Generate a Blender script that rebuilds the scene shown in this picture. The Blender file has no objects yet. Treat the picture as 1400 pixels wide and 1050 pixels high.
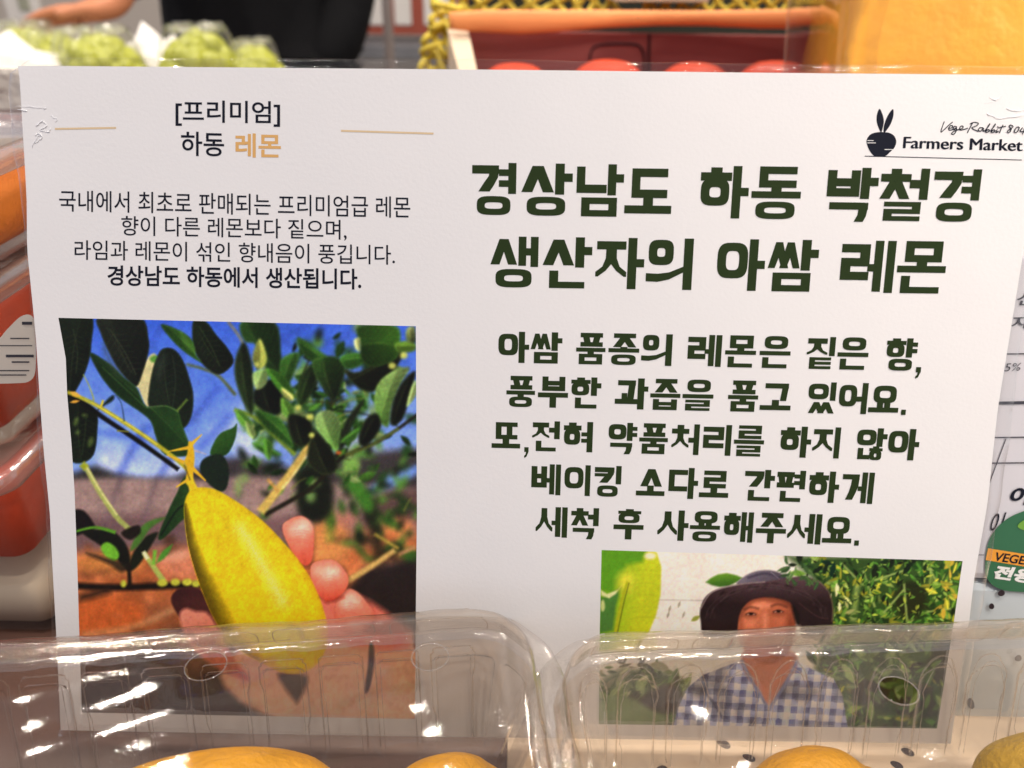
import bpy, bmesh, math, random
import numpy as np
from mathutils import Vector, Matrix

random.seed(7); rng = np.random.default_rng(11)
SC = bpy.context.scene
COL = SC.collection
R_ = math.radians

# ------------------------------------------------------------------ camera
F = 1050.0                                       # focal length in photo pixels (1400 wide)
LEAN = 20.0                                      # the sign leans back this many degrees
def rot(rx, ry, rz):
    cx, sx, cy, sy, cz, sz = (math.cos(rx), math.sin(rx), math.cos(ry), math.sin(ry), math.cos(rz), math.sin(rz))
    return (np.array([[cz, -sz, 0], [sz, cz, 0], [0, 0, 1]]) @ np.array([[cy, 0, sy], [0, 1, 0], [-sy, 0, cy]])
            @ np.array([[1, 0, 0], [0, cx, -sx], [0, sx, cx]]))
RS = rot(R_(9.80366692), R_(-.31733463), R_(-1.09431149))
TS = np.array([.00117663, -.01349614, -.23755583])
a_ = R_(90 - LEAN)
SW = np.array([[1, 0, 0], [0, math.cos(a_), -math.sin(a_)], [0, math.sin(a_), math.cos(a_)]])
S0 = np.array([0, 0, .1040])
CAM = SW @ (-RS.T @ TS) + S0
RW = SW @ RS.T
CS = -RS.T @ TS                                  # camera in the sign's own axes

cam_d = bpy.data.cameras.new('camera'); cam = bpy.data.objects.new('camera', cam_d); COL.objects.link(cam)
M4 = Matrix.Identity(4)
for i in range(3):
    for j in range(3): M4[i][j] = RW[i, j]
    M4[i][3] = CAM[i]
cam.matrix_world = M4
cam_d.sensor_width = 36; cam_d.lens = 36 * F / 1400
cam_d.clip_start = .005; cam_d.clip_end = 60
cam_d.dof.use_dof = True; cam_d.dof.focus_distance = .236; cam_d.dof.aperture_fstop = 10.5
SC.camera = cam

# ------------------------------------------------------------------ light
W = bpy.data.worlds.new('World'); SC.world = W; W.use_nodes = True
nt = W.node_tree; nt.nodes.clear()
wo = nt.nodes.new('ShaderNodeOutputWorld'); bg = nt.nodes.new('ShaderNodeBackground')
tc = nt.nodes.new('ShaderNodeTexCoord'); sp_ = nt.nodes.new('ShaderNodeSeparateXYZ')
rampx = nt.nodes.new('ShaderNodeValToRGB'); mr = nt.nodes.new('ShaderNodeMapRange')
mr.inputs[1].default_value = -1; mr.inputs[2].default_value = 1
rampx.color_ramp.elements[0].color = (.58, .60, .76, 1); rampx.color_ramp.elements[1].color = (.95, .95, .96, 1)
nt.links.new(tc.outputs['Generated'], sp_.inputs[0]); nt.links.new(sp_.outputs[0], mr.inputs[0])
nt.links.new(mr.outputs[0], rampx.inputs[0]); 
wz = nt.nodes.new('ShaderNodeMapRange'); wz.interpolation_type = 'SMOOTHSTEP'; wz.inputs[1].default_value = .35; wz.inputs[2].default_value = .95
wm = nt.nodes.new('ShaderNodeMix'); wm.data_type = 'RGBA'; wm.blend_type = 'MULTIPLY'; wm.inputs[7].default_value = (1.0, .91, .83, 1)
nt.links.new(sp_.outputs[2], wz.inputs[0]); nt.links.new(wz.outputs[0], wm.inputs[0]); nt.links.new(rampx.outputs[0], wm.inputs[6]); nt.links.new(wm.outputs[2], bg.inputs[0])
bg.inputs[1].default_value = .63
nt.links.new(bg.outputs[0], wo.inputs[0])

def lamp(name, loc, target, size, power, col, shape='DISK'):
    l = bpy.data.lights.new(name, 'AREA'); l.shape = shape; l.size = size; l.energy = power; l.color = col
    o = bpy.data.objects.new(name, l); COL.objects.link(o); o.location = loc
    o.rotation_euler = (Vector(target) - Vector(loc)).to_track_quat('-Z', 'Y').to_euler()
    return o
lamp('ceiling_spot', (.75, -.75, 1.9), (0, 0, .1), .10, 9, (1, .92, .84))
lamp('ceiling_spot', (-.45, -.30, 1.9), (0, 0, .05), .09, 8, (1, .94, .90))
lamp('ceiling_spot', (.35, -.05, 1.9), (0, -.05, .05), .09, 9, (1, .86, .72))
lamp('ceiling_spot', (-1.0, .75, 1.9), (-.3, 1.0, 0), .07, 15, (1, .90, .78))
lamp('ceiling_spot', (.55, 1.5, 2.0), (.3, 1.5, 0), .07, 14, (1, .86, .70))
lamp('ceiling_spot', (.75, -.75, 1.5), (.30, .22, .2), .08, .55, (1, .88, .74)).data.spread = R_(26)  # unseen extra spot, added to brighten the front of the amber tub

for lx_, ly_ in ((-1.45, 1.55), (-.62, 1.75), (-.10, 1.30), (.62, 1.12), (1.15, 1.7)): lamp('ceiling_spot', (lx_, ly_, 2.05), (lx_ * .3, .3, 0), .055, 6, (1, .90, .78))
SC.view_settings.view_transform = 'Standard'; SC.view_settings.look = 'None'
SC.view_settings.exposure = .24; SC.view_settings.gamma = 1
SC.view_settings.use_curve_mapping = False
SC.cycles.max_bounces = 16; SC.cycles.transparent_max_bounces = 32
SC.cycles.glossy_bounces = 4; SC.cycles.diffuse_bounces = 3
SC.cycles.caustics_reflective = False; SC.cycles.caustics_refractive = False
SC.cycles.use_denoising = True

# ------------------------------------------------------------------ pixel -> place
def ray(x, y): return RW @ np.array([(x - 700) / F, -(y - 525) / F, -1.])
def at_z(x, y, z): d = ray(x, y); return CAM + d * (z - CAM[2]) / d[2]
def at_d(x, y, d): return CAM + ray(x, y) * d
def at_y(x, y, Y): d = ray(x, y); return CAM + d * (Y - CAM[1]) / d[1]
def sp(x, y, z=0.0):
    """photo pixel -> point in the sign's own plane (metres)"""
    x = np.asarray(x, float); y = np.asarray(y, float)
    d = np.stack([(x - 700) / F, -(y - 525) / F, -np.ones_like(x)], -1) @ RS
    k = (z - CS[2]) / d[..., 2]
    return CS[0] + d[..., 0] * k, CS[1] + d[..., 1] * k

# ------------------------------------------------------------------ helpers
def lin(c):
    c = np.asarray(c, float) / 255.
    return np.where(c <= .04045, c / 12.92, ((c + .055) / 1.055) ** 2.4)
def tag(o, label=None, cat=None, group=None, kind=None):
    if label: o['label'] = label
    if cat: o['category'] = cat
    if group: o['group'] = group
    if kind: o['kind'] = kind
    return o
def empty(name, loc, label, cat, group=None, rz=0):
    o = bpy.data.objects.new(name, None); COL.objects.link(o); o.location = loc
    o.rotation_euler = (0, 0, rz); o.empty_display_size = .02
    return tag(o, label, cat, group)
def link(name, me, mat, parent=None, smooth=False):
    o = bpy.data.objects.new(name, me); COL.objects.link(o)
    if mat: me.materials.append(mat)
    if parent: o.parent = parent
    if smooth: me.polygons.foreach_set('use_smooth', [True] * len(me.polygons))
    return o
def bmobj(name, bm, mat, parent=None, smooth=False, recalc=True):
    me = bpy.data.meshes.new(name)
    if recalc: bmesh.ops.recalc_face_normals(bm, faces=bm.faces)
    bm.to_mesh(me); bm.free()
    return link(name, me, mat, parent, smooth)
def fast_mesh(name, V, Q):
    V = np.ascontiguousarray(V, np.float32).reshape(-1, 3); Q = np.ascontiguousarray(Q, np.int32).reshape(-1, 4)
    me = bpy.data.meshes.new(name)
    me.vertices.add(len(V)); me.vertices.foreach_set('co', V.ravel())
    me.loops.add(Q.size); me.loops.foreach_set('vertex_index', Q.ravel())
    me.polygons.add(len(Q)); me.polygons.foreach_set('loop_start', np.arange(0, Q.size, 4, dtype=np.int32))
    me.polygons.foreach_set('loop_total', np.full(len(Q), 4, np.int32))
    me.update(calc_edges=True); me.validate()
    return me
def grid_quads(nr, nc, wrap=False):
    i = np.arange(nr - 1)[:, None]; j = np.arange(nc if wrap else nc - 1)[None, :]
    j2 = (j + 1) % nc
    return np.stack([i * nc + j, i * nc + j2, (i + 1) * nc + j2, (i + 1) * nc + j], -1).reshape(-1, 4)
def add_box(bm, c, s, rz=0, bev=0):
    r = bmesh.ops.create_cube(bm, size=1)
    vs = r['verts']
    bmesh.ops.scale(bm, vec=s, verts=vs)
    if bev:
        es = list({e for v in vs for e in v.link_edges})
        rb = bmesh.ops.bevel(bm, geom=es, offset=bev, segments=2, affect='EDGES', profile=.5)
        vs = list({v for f in rb['faces'] for v in f.verts} | {v for v in vs if v.is_valid})
    if rz: bmesh.ops.rotate(bm, cent=(0, 0, 0), matrix=Matrix.Rotation(rz, 3, 'Z'), verts=vs)
    bmesh.ops.translate(bm, vec=c, verts=vs)
    return vs
def tube(bm, pts, r, n=8, closed=False):
    pts = [Vector(p) for p in pts]; N = len(pts); rs = r if isinstance(r, (list, tuple)) else [r] * N
    rings = []; ref = None
    for i, p in enumerate(pts):
        a = pts[(i - 1) % N] if (i or closed) else p; b = pts[(i + 1) % N] if (i < N - 1 or closed) else p
        t = (b - a).normalized()
        if ref is None: ref = t.orthogonal()
        ref = (ref - t * ref.dot(t)).normalized(); bi = t.cross(ref)
        rings.append([bm.verts.new(p + (ref * math.cos(2 * math.pi * k / n) + bi * math.sin(2 * math.pi * k / n)) * rs[i]) for k in range(n)])
    for i in range(N if closed else N - 1):
        A, B = rings[i], rings[(i + 1) % N]
        for k in range(n): bm.faces.new((A[k], A[(k + 1) % n], B[(k + 1) % n], B[k]))
    if not closed:
        bm.faces.new(rings[0][::-1]); bm.faces.new(rings[-1])
def catmull(pts, n=6, closed=True):
    P = np.asarray(pts, float); N = len(P); out = []
    for i in range(N if closed else N - 1):
        g = (lambda k: P[k % N]) if closed else (lambda k: P[min(max(k, 0), N - 1)])
        p0, p1, p2, p3 = g(i - 1), g(i), g(i + 1), g(i + 2)
        for t in np.arange(n) / n:
            out.append(.5 * (2 * p1 + (p2 - p0) * t + (2 * p0 - 5 * p1 + 4 * p2 - p3) * t * t + (3 * p1 - p0 - 3 * p2 + p3) * t ** 3))
    if not closed: out.append(P[-1])
    return np.array(out)

# ------------------------------------------------------------------ materials
def newmat(name):
    m = bpy.data.materials.new(name); m.use_nodes = True
    b = m.node_tree.nodes['Principled BSDF']; return m, m.node_tree, b
def mat(name, col, rough=.6, spec=.4, var=.12, scale=40, bump=0, bscale=400, metal=0, coat=0, sss=0, bdist=.0005):
    m, t, b = newmat(name)
    tcn = t.nodes.new('ShaderNodeTexCoord'); nz = t.nodes.new('ShaderNodeTexNoise')
    nz.inputs['Scale'].default_value = scale; nz.inputs['Detail'].default_value = 5
    t.links.new(tcn.outputs['Object'], nz.inputs['Vector'])
    mx = t.nodes.new('ShaderNodeMix'); mx.data_type = 'RGBA'
    c = np.array(col, float)
    mx.inputs[6].default_value = (*(c * (1 - var)), 1); mx.inputs[7].default_value = (*np.clip(c * (1 + var), 0, 1), 1)
    t.links.new(nz.outputs['Fac'], mx.inputs[0]); t.links.new(mx.outputs[2], b.inputs['Base Color'])
    b.inputs['Roughness'].default_value = rough; b.inputs['Specular IOR Level'].default_value = spec
    b.inputs['Metallic'].default_value = metal; b.inputs['Coat Weight'].default_value = coat
    b.inputs['Coat Roughness'].default_value = .12
    if sss:
        b.inputs['Subsurface Weight'].default_value = sss; b.inputs['Subsurface Radius'].default_value = (.01, .006, .003)
        b.inputs['Subsurface Scale'].default_value = .3
    if bump:
        n2 = t.nodes.new('ShaderNodeTexNoise'); n2.inputs['Scale'].default_value = bscale; n2.inputs['Detail'].default_value = 4
        t.links.new(tcn.outputs['Object'], n2.inputs['Vector'])
        bp = t.nodes.new('ShaderNodeBump'); bp.inputs['Strength'].default_value = bump; bp.inputs['Distance'].default_value = bdist
        t.links.new(n2.outputs['Fac'], bp.inputs['Height']); t.links.new(bp.outputs[0], b.inputs['Normal'])
    return m
def clear(name, tint=(.97, .96, .95), haze=.03, hcol=(.9, .88, .86), rough=.10, base=.05, gain=.75, power=3.5, bump=.25, bscale=900, bdist=.0003, big=.002, refr=0):
    """thin clear plastic sheet: see-through, shiny at a slant, a trace of milkiness"""
    m, t, b = newmat(name); N = t.nodes; L = t.links; N.remove(b)
    out = N['Material Output']
    tr = N.new('ShaderNodeBsdfTransparent'); tr.inputs[0].default_value = (*tint, 1)
    gl = N.new('ShaderNodeBsdfGlossy'); gl.inputs['Roughness'].default_value = rough; gl.inputs[0].default_value = (1, 1, 1, 1)
    df = N.new('ShaderNodeBsdfDiffuse'); df.inputs[0].default_value = (*hcol, 1)
    tcn = N.new('ShaderNodeTexCoord'); n1 = N.new('ShaderNodeTexNoise'); n1.inputs['Scale'].default_value = bscale; n1.inputs['Detail'].default_value = 3
    L.new(tcn.outputs['Object'], n1.inputs['Vector'])
    n2 = N.new('ShaderNodeTexNoise'); n2.inputs['Scale'].default_value = 45; n2.inputs['Detail'].default_value = 2
    L.new(tcn.outputs['Object'], n2.inputs['Vector'])
    bp = N.new('ShaderNodeBump'); bp.inputs['Strength'].default_value = bump; bp.inputs['Distance'].default_value = bdist
    L.new(n1.outputs['Fac'], bp.inputs['Height'])
    bq = N.new('ShaderNodeBump'); bq.inputs['Strength'].default_value = .5; bq.inputs['Distance'].default_value = big
    L.new(n2.outputs['Fac'], bq.inputs['Height']); L.new(bp.outputs[0], bq.inputs['Normal'])
    L.new(bq.outputs[0], gl.inputs['Normal'])
    lw = N.new('ShaderNodeLayerWeight'); lw.inputs[0].default_value = .5
    pw = N.new('ShaderNodeMath'); pw.operation = 'POWER'; pw.inputs[1].default_value = power
    ma = N.new('ShaderNodeMath'); ma.operation = 'MULTIPLY_ADD'; ma.inputs[1].default_value = gain; ma.inputs[2].default_value = base
    ma.use_clamp = True
    L.new(lw.outputs['Facing'], pw.inputs[0]); L.new(pw.outputs[0], ma.inputs[0])
    m1 = N.new('ShaderNodeMixShader'); m1.inputs[0].default_value = haze; L.new(tr.outputs[0], m1.inputs[1]); L.new(df.outputs[0], m1.inputs[2])
    m2 = N.new('ShaderNodeMixShader'); L.new(ma.outputs[0], m2.inputs[0]); L.new(m1.outputs[0], m2.inputs[1]); L.new(gl.outputs[0], m2.inputs[2])
    if refr:
        rf = N.new('ShaderNodeBsdfRefraction'); rf.inputs['IOR'].default_value = 1.10; rf.inputs['Roughness'].default_value = .0; rf.inputs[0].default_value = (*tint, 1)
        L.new(bq.outputs[0], rf.inputs['Normal']); m0 = N.new('ShaderNodeMixShader'); m0.inputs[0].default_value = refr
        L.new(tr.outputs[0], m0.inputs[1]); L.new(rf.outputs[0], m0.inputs[2]); L.new(m0.outputs[0], m1.inputs[1])
    L.new(m2.outputs[0], out.inputs['Surface'])
    return m

def paper_mat():
    m, t, b = newmat('printed_paper')
    tcn = t.nodes.new('ShaderNodeTexCoord')
    n1 = t.nodes.new('ShaderNodeTexNoise'); n1.inputs['Scale'].default_value = 30; n1.inputs['Detail'].default_value = 6
    n2 = t.nodes.new('ShaderNodeTexNoise'); n2.inputs['Scale'].default_value = 900; n2.inputs['Detail'].default_value = 4
    for n in (n1, n2): t.links.new(tcn.outputs['Object'], n.inputs['Vector'])
    mx = t.nodes.new('ShaderNodeMix'); mx.data_type = 'RGBA'
    mx.inputs[6].default_value = (.80, .79, .79, 1); mx.inputs[7].default_value = (.86, .845, .84, 1)
    t.links.new(n1.outputs['Fac'], mx.inputs[0]); t.links.new(mx.outputs[2], b.inputs['Base Color'])
    bp = t.nodes.new('ShaderNodeBump'); bp.inputs['Strength'].default_value = .25; bp.inputs['Distance'].default_value = .0002
    t.links.new(n2.outputs['Fac'], bp.inputs['Height']); t.links.new(bp.outputs[0], b.inputs['Normal'])
    b.inputs['Roughness'].default_value = .5; b.inputs['Specular IOR Level'].default_value = .3
    b.inputs['Coat Weight'].default_value = .25; b.inputs['Coat Roughness'].default_value = .3
    return m
def print_mat(name):
    m, t, b = newmat(name)
    at = t.nodes.new('ShaderNodeAttribute'); at.attribute_name = 'ink'
    t.links.new(at.outputs['Color'], b.inputs['Base Color'])
    b.inputs['Roughness'].default_value = .45; b.inputs['Specular IOR Level'].default_value = .15
    b.inputs['Coat Weight'].default_value = .05; b.inputs['Coat Roughness'].default_value = .3
    return m

M_paper = paper_mat()
M_green = mat('green_ink', (.022, .039, .011), .5, .12, .12, 90)
M_black = mat('black_ink', (.008, .010, .020), .5, .12, .1, 90)
M_orange = mat('tan_ink', (.72, .41, .14), .5, .3, .06, 90)
M_rule = mat('pale_tan_ink', (.74, .56, .34), .5, .3, .06, 90)
M_photo = print_mat('printed_photo_ink')
M_film = clear('laminate_film', (.98, .98, .98), .008, (.85, .84, .86), .06, .012, .6, 3, .3, 500)
M_crease_glint = mat('creased_film_glint', (.93, .93, .95), .15, .6, .02, 90)  # opaque white colour stands in for the glints on creased film
M_pet = clear('clear_plastic', (.965, .935, .90), .010, (.86, .76, .67), .045, .032, .62, 3.4, .35, 1100, .00006, big=.0004)
M_mould = clear('moulded_clear_plastic', (.965, .93, .885), .016, (.86, .76, .67), .05, .04, .8, 2.8, .45, 1100, .00010, big=.0009, refr=.18)
M_bead = clear('clear_plastic_fold', (.90, .88, .86), .05, (.9, .86, .82), .05, .08, .85, 2.0, .2, 1500)
M_rim = clear('clear_plastic_edge', (.88, .85, .82), .04, (.85, .80, .76), .05, .14, .8, 2.2, .6, 1100, .00012, big=.0008)
M_lemon = mat('lemon_peel', (.66, .31, .005), .40, .45, .34, 70, 1., 420, bdist=.0009)
M_lemong = mat('green_lemon_peel', (.42, .25, .008), .40, .45, .34, 70, 1., 420, bdist=.0009)

# ================================================================== THE SETTING
M_counter = mat('dark_counter', (.085, .042, .030), .45, .4, .15, 25, .1, 300)
M_table = mat('pale_table', (.62, .56, .50), .5, .4, .06, 12)
M_floor = mat('floor_tile', (.30, .26, .22), .4, .4, .1, 3)
M_wall = mat('cream_wall', (.66, .58, .49), .7, .3, .05, 3)
bm = bmesh.new(); add_box(bm, (0, .10, -.02), (1.5, 1.2, .04)); tag(bmobj('counter', bm, M_counter), kind='structure')
bm = bmesh.new(); add_box(bm, (0, 0, -.92), (14, 14, .04)); tag(bmobj('floor', bm, M_floor), kind='structure')
bm = bmesh.new(); add_box(bm, (0, 4.2, .6), (14, .06, 3)); tag(bmobj('back_wall', bm, M_wall), 'plain cream wall far behind the black jacketed person', 'wall')

# ================================================================== THE SIGN
sign = empty('laminated_sign', (0, 0, S0[2]), 'laminated white sign with green Korean lettering and two printed photos, behind the clear trays', 'sign')
sign.rotation_euler = (a_, 0, 0)

def interp_edge(pts, y):
    pts = np.array(pts, float); return np.interp(y, pts[:, 1], pts[:, 0])
LEFT = [(24, 88), (27, 110), (30, 160), (33, 210), (36.5, 270), (37, 340), (42, 390), (49, 460), (54, 540), (60, 620), (68, 700), (72, 780), (76, 850), (80, 930), (83, 998)]
RIGHT = [(1437, 96), (1414, 250), (1395, 370), (1364, 560), (1350, 690), (1332, 790), (1325, 850), (1312, 930), (1300, 1016)]
def TOPY(x): return np.interp(x, [20, 60, 300, 700, 1000, 1440], [90, 90, 92, 95.5, 99, 103])
def BOTY(x): return np.interp(x, [70, 400, 800, 1310], [998, 1004, 1010, 1017])
# paper: a fine grid between the measured edges
nc, nr = 60, 50
U, Vv = np.meshgrid(np.linspace(0, 1, nc), np.linspace(0, 1, nr))
Y0 = 93 + (1007 - 93) * Vv
X = interp_edge(LEFT, Y0) * (1 - U) + interp_edge(RIGHT, Y0) * U
Y = TOPY(X) * (1 - Vv) + BOTY(X) * Vv
X = interp_edge(LEFT, Y) * (1 - U) + interp_edge(RIGHT, Y) * U
sx, sy = sp(X, Y)
me = fast_mesh('paper', np.stack([sx, sy, np.zeros_like(sx)], -1), grid_quads(nr, nc)[:, ::-1])
link('paper', me, M_paper, sign, True)
# paper back
# film margin round the paper (a thin plastic frame, .35 mm)
def border():
    inner, outer = [], []
    ys = np.linspace(100, 1010, 60)
    FL = [(13, 78), (13, 130), (19, 210), (28, 270), (34, 330), (40, 390), (46, 450), (50, 540), (54, 620), (62, 700), (67, 780), (71, 850), (76, 930), (79, 1006)]
    FR = [(1450, 90), (1426, 250), (1409, 370), (1384, 560), (1368, 690), (1349, 790), (1338, 850), (1324, 930), (1312, 1024)]
    xs = np.linspace(40, 1425, 70)
    for x in xs: inner.append((x, TOPY(x))); outer.append((x, np.interp(x, [15, 60, 300, 700, 1000, 1440], [84, 79, 80, 81.5, 87, 91])))
    for y in ys: inner.append((interp_edge(RIGHT, y), y)); outer.append((interp_edge(FR, y), y))
    for x in xs[::-1]: x2 = 80 + (x - 40) * (1220 / 1385); inner.append((x2, BOTY(x2))); outer.append((x2, BOTY(x2) + 7))
    for y in ys[::-1]: inner.append((interp_edge(LEFT, y), y)); outer.append((interp_edge(FL, y), y))
    I = np.array(inner); O = np.array(outer); ix, iy = sp(I[:, 0], I[:, 1]); ox, oy = sp(O[:, 0], O[:, 1])
    n = len(I); V = []
    wob = .0004 * np.sin(np.arange(n) * .45) + .0003 * np.sin(np.arange(n) * 1.3)
    for x, y, z in ((ix, iy, np.full(n, -.0003)), (ox, oy, wob), (ox, oy, wob - .0004), (ix, iy, np.full(n, -.0006))):
        V.append(np.stack([x, y, z], -1))
    V = np.concatenate(V); Q = []
    for r in range(4):
        a, b = r * n, ((r + 1) % 4) * n
        for i in range(n): j = (i + 1) % n; Q.append((a + i, b + i, b + j, a + j))
    return fast_mesh('laminate_margin', V, np.array(Q))
link('laminate_margin', border(), M_film, sign, True)
bm = bmesh.new()
for pts, r in (([(20, 145), (45, 147), (63, 148), (60, 150)], .00012), ([(50, 172), (58, 166), (64, 172), (55, 178), (66, 180), (70, 175)], .00022),
               ([(48, 186), (52, 182), (58, 188), (47, 196)], .0002), ([(44, 200), (50, 190), (56, 184)], .00012), ([(24, 150), (38, 152)], .0002),
               ([(70, 158), (78, 163), (76, 167)], .00015), ([(1352, 133), (1362, 137), (1368, 131)], .00015), ([(1350, 155), (1364, 162), (1384, 160), (1400, 157)], .0002),
               ([(1376, 149), (1390, 152), (1400, 150)], .00016), ([(1347, 141), (1356, 139)], .0001)):
    P = catmull(pts, 5, False) + rng.normal(0, .5, (len(catmull(pts, 5, False)), 2))
    x, y = sp(P[:, 0], P[:, 1])
    bm = bmesh.new(); tube(bm, [(x[i], y[i], .0001) for i in range(len(x))], [r * random.uniform(.25, .8) for _ in x], 6); bmobj('film_crease_glint', bm, M_crease_glint, sign, True)  # thin crease ridges, white so that they read as glints

ZI = .00006
class Ink:
    """flat printed shapes on the sign, given in photo pixels"""
    def __init__(s): s.bm = bmesh.new(); s.k = 0
    def poly(s, P):
        P = np.asarray(P, float); x, y = sp(P[:, 0], P[:, 1]); s.polys(np.stack([x, y], -1))
    def polys(s, P):
        s.k += 1; z = ZI + s.k * 4e-7
        vs = [s.bm.verts.new((p[0], p[1], z)) for p in P]
        try: f = s.bm.faces.new(vs)
        except ValueError: return
        f.normal_update()
        if f.normal.z < 0: f.normal_flip()
    def ribbon(s, P, w):
        P = np.asarray(P, float)
        for a, b in zip(P[:-1], P[1:]):
            d = b - a; l = np.hypot(*d) + 1e-6; d = d / l * w * .5; n = np.array([-d[1], d[0]])
            s.poly([a - d * .6 + n, b + d * .6 + n, b + d * .6 - n, a - d * .6 - n])
    def done(s, name, m, parent, label=None):
        o = bmobj(name, s.bm, m, parent, recalc=False)
        if label: o['label'] = label
        return o

def font_line(name, text, quad, m, parent, bold=0, shear=0, z=ZI, plane=None, space=1.0, strike=0):
    """a line of type whose inked box fills the four pixel corners TL TR BR BL"""
    c = bpy.data.curves.new(name, 'FONT'); c.body = text; c.offset = bold; c.shear = shear; c.resolution_u = 5; c.space_word = space
    o = bpy.data.objects.new(name, c); COL.objects.link(o)
    dg = bpy.context.evaluated_depsgraph_get()
    me = bpy.data.meshes.new_from_object(o.evaluated_get(dg)); bpy.data.objects.remove(o); bpy.data.curves.remove(c)
    if strike:
        b2 = bmesh.new(); b2.from_mesh(me)
        for q in (-1, -.4, .4, 1):
            b3 = me.copy(); b3.transform(Matrix.Translation((q * strike, .35 * q * strike, 0))); b2.from_mesh(b3)
        b2.to_mesh(me); b2.free()
    n = len(me.vertices); co = np.zeros(n * 3); me.vertices.foreach_get('co', co); co = co.reshape(-1, 3)
    u = (co[:, 0] - co[:, 0].min()) / np.ptp(co[:, 0]); v = (co[:, 1] - co[:, 1].min()) / np.ptp(co[:, 1])
    TL, TR, BR, BL = [np.array(q, float) for q in quad]
    P = (BL * (1 - u)[:, None] + BR * u[:, None]) * (1 - v)[:, None] + (TL * (1 - u)[:, None] + TR * u[:, None]) * v[:, None]
    x, y = sp(P[:, 0], P[:, 1], plane or 0.0)
    lay = np.repeat(np.arange(5), n // 5) * 1.2e-6 if strike else 0
    me.vertices.foreach_set('co', np.stack([x, y, np.full(n, (plane or 0) + z) + lay], -1).ravel()); me.name = name
    me.update()
    me.materials.clear()
    return link(name, me, m, parent)

font_line('heading_text', '[프리미엄]', [(240, 136.5), (383, 138.5), (383, 173.5), (240, 172)], M_black, sign, .012)
font_line('heading_text', '하동', [(247.5, 179.5), (306.5, 181), (306.5, 214), (247.5, 213)], M_black, sign, .012)
font_line('accent_text', '레몬', [(322, 182), (384, 183), (384, 216), (322, 215)], M_orange, sign, .022).__setitem__('label', 'tan orange word for lemon')
font_line('paragraph_text', '국내에서 최초로 판매되는 프리미엄급 레몬', [(81, 260), (561, 269), (561, 298), (81, 289)], M_black, sign, .004)
font_line('paragraph_text', '향이 다른 레몬보다 짙으며,', [(166, 295), (474, 300.5), (474, 329), (166, 323)], M_black, sign, .004)
font_line('paragraph_text', '라임과 레몬이 섞인 향내음이 풍깁니다.', [(102, 328), (540, 335), (540, 362), (102, 355)], M_black, sign, .004)
font_line('paragraph_text', '경상남도 하동에서 생산됩니다.', [(147, 362.5), (494, 367.5), (494, 396), (147, 390.5)], M_black, sign, .02).__setitem__('label', 'bold last line of the small paragraph')
k = Ink(); k.ribbon([(76, 176.2), (158, 174.8)], 2.6); k.done('rule_line', M_rule, sign)
k = Ink(); k.ribbon([(467, 178.8), (592, 182.6)], 2.6); k.done('rule_line', M_rule, sign)

# ---- brand mark in the top right corner (measured in a 6.364x enlargement of 1180,130)
def zz(P): return [(1180 + x / 6.364, 130 + y / 6.364) for x, y in P]
k = Ink()
k.poly(catmull(zz([(30, 392), (60, 345), (110, 326), (170, 322), (230, 330), (272, 358), (288, 408), (270, 460), (230, 500), (192, 532), (150, 534), (98, 532), (60, 490), (36, 440)]), 5))
k.poly(catmull(zz([(140, 120), (165, 158), (180, 220), (172, 280), (158, 324), (140, 300), (119, 240), (118, 178)]), 5))
k.poly(catmull(zz([(260, 122), (263, 180), (240, 250), (205, 305), (180, 328), (178, 280), (195, 220), (225, 160)]), 5))
mark = k.done('brand_mark', M_black, sign, 'black turnip with two rabbit ears for leaves')
k = Ink(); k.k = 20
for a, b in (((38, 396), (88, 396)), ((34, 416), (108, 416)), ((188, 473), (256, 474))): k.ribbon(zz([a, b]), .9)
k.done('turnip_stripe', M_paper, mark)
k = Ink(); k.ribbon(zz([(15, 531), (1378, 565)]), 1.1); k.done('rule_line', M_black, sign)
S8 = [[(705, 232), (690, 270), (676, 322), (705, 300), (745, 262), (776, 236)], [(740, 290), (770, 285), (778, 268), (762, 266), (745, 285), (745, 303), (765, 305)],
      [(765, 305), (800, 290), (812, 278), (795, 272), (782, 290), (790, 303), (812, 290), (805, 320), (785, 342), (768, 335), (790, 315), (830, 300)],
      [(830, 300), (862, 290), (868, 272), (850, 272), (838, 290), (845, 305), (880, 298), (908, 288)],
      [(930, 252), (960, 238), (1000, 245), (985, 268), (945, 285), (965, 300), (1000, 316)], [(950, 245), (925, 290), (905, 328)],
      [(1040, 285), (1015, 285), (1000, 305), (1020, 314), (1045, 288), (1042, 314), (1062, 306)],
      [(1060, 308), (1092, 268), (1100, 250), (1080, 280), (1062, 320), (1085, 300), (1097, 310), (1075, 325), (1062, 320)],
      [(1108, 310), (1140, 270), (1148, 252), (1128, 282), (1110, 322), (1133, 302), (1145, 312), (1123, 327), (1110, 322)],
      [(1165, 300), (1152, 327), (1175, 315)], [(1168, 278), (1172, 275)], [(1215, 262), (1195, 300), (1184, 330)], [(1172, 286), (1238, 272)],
      [(1300, 270), (1280, 262), (1268, 275), (1285, 295), (1275, 320), (1255, 325), (1258, 308), (1285, 292), (1302, 275)],
      [(1350, 278), (1330, 285), (1312, 315), (1325, 328), (1345, 310), (1355, 285), (1350, 278)], [(1385, 285), (1362, 315), (1398, 318)], [(1405, 288), (1385, 340)]]
k = Ink()
for s in S8: k.ribbon(catmull(zz(s), 4, False), 1.35)
k.done('script_text', M_black, sign)
font_line('brand_text', 'Farmers Market', zz([(352, 362), (1392, 388), (1386, 490), (344, 464)]), M_black, sign, 0, strike=.028)

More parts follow.
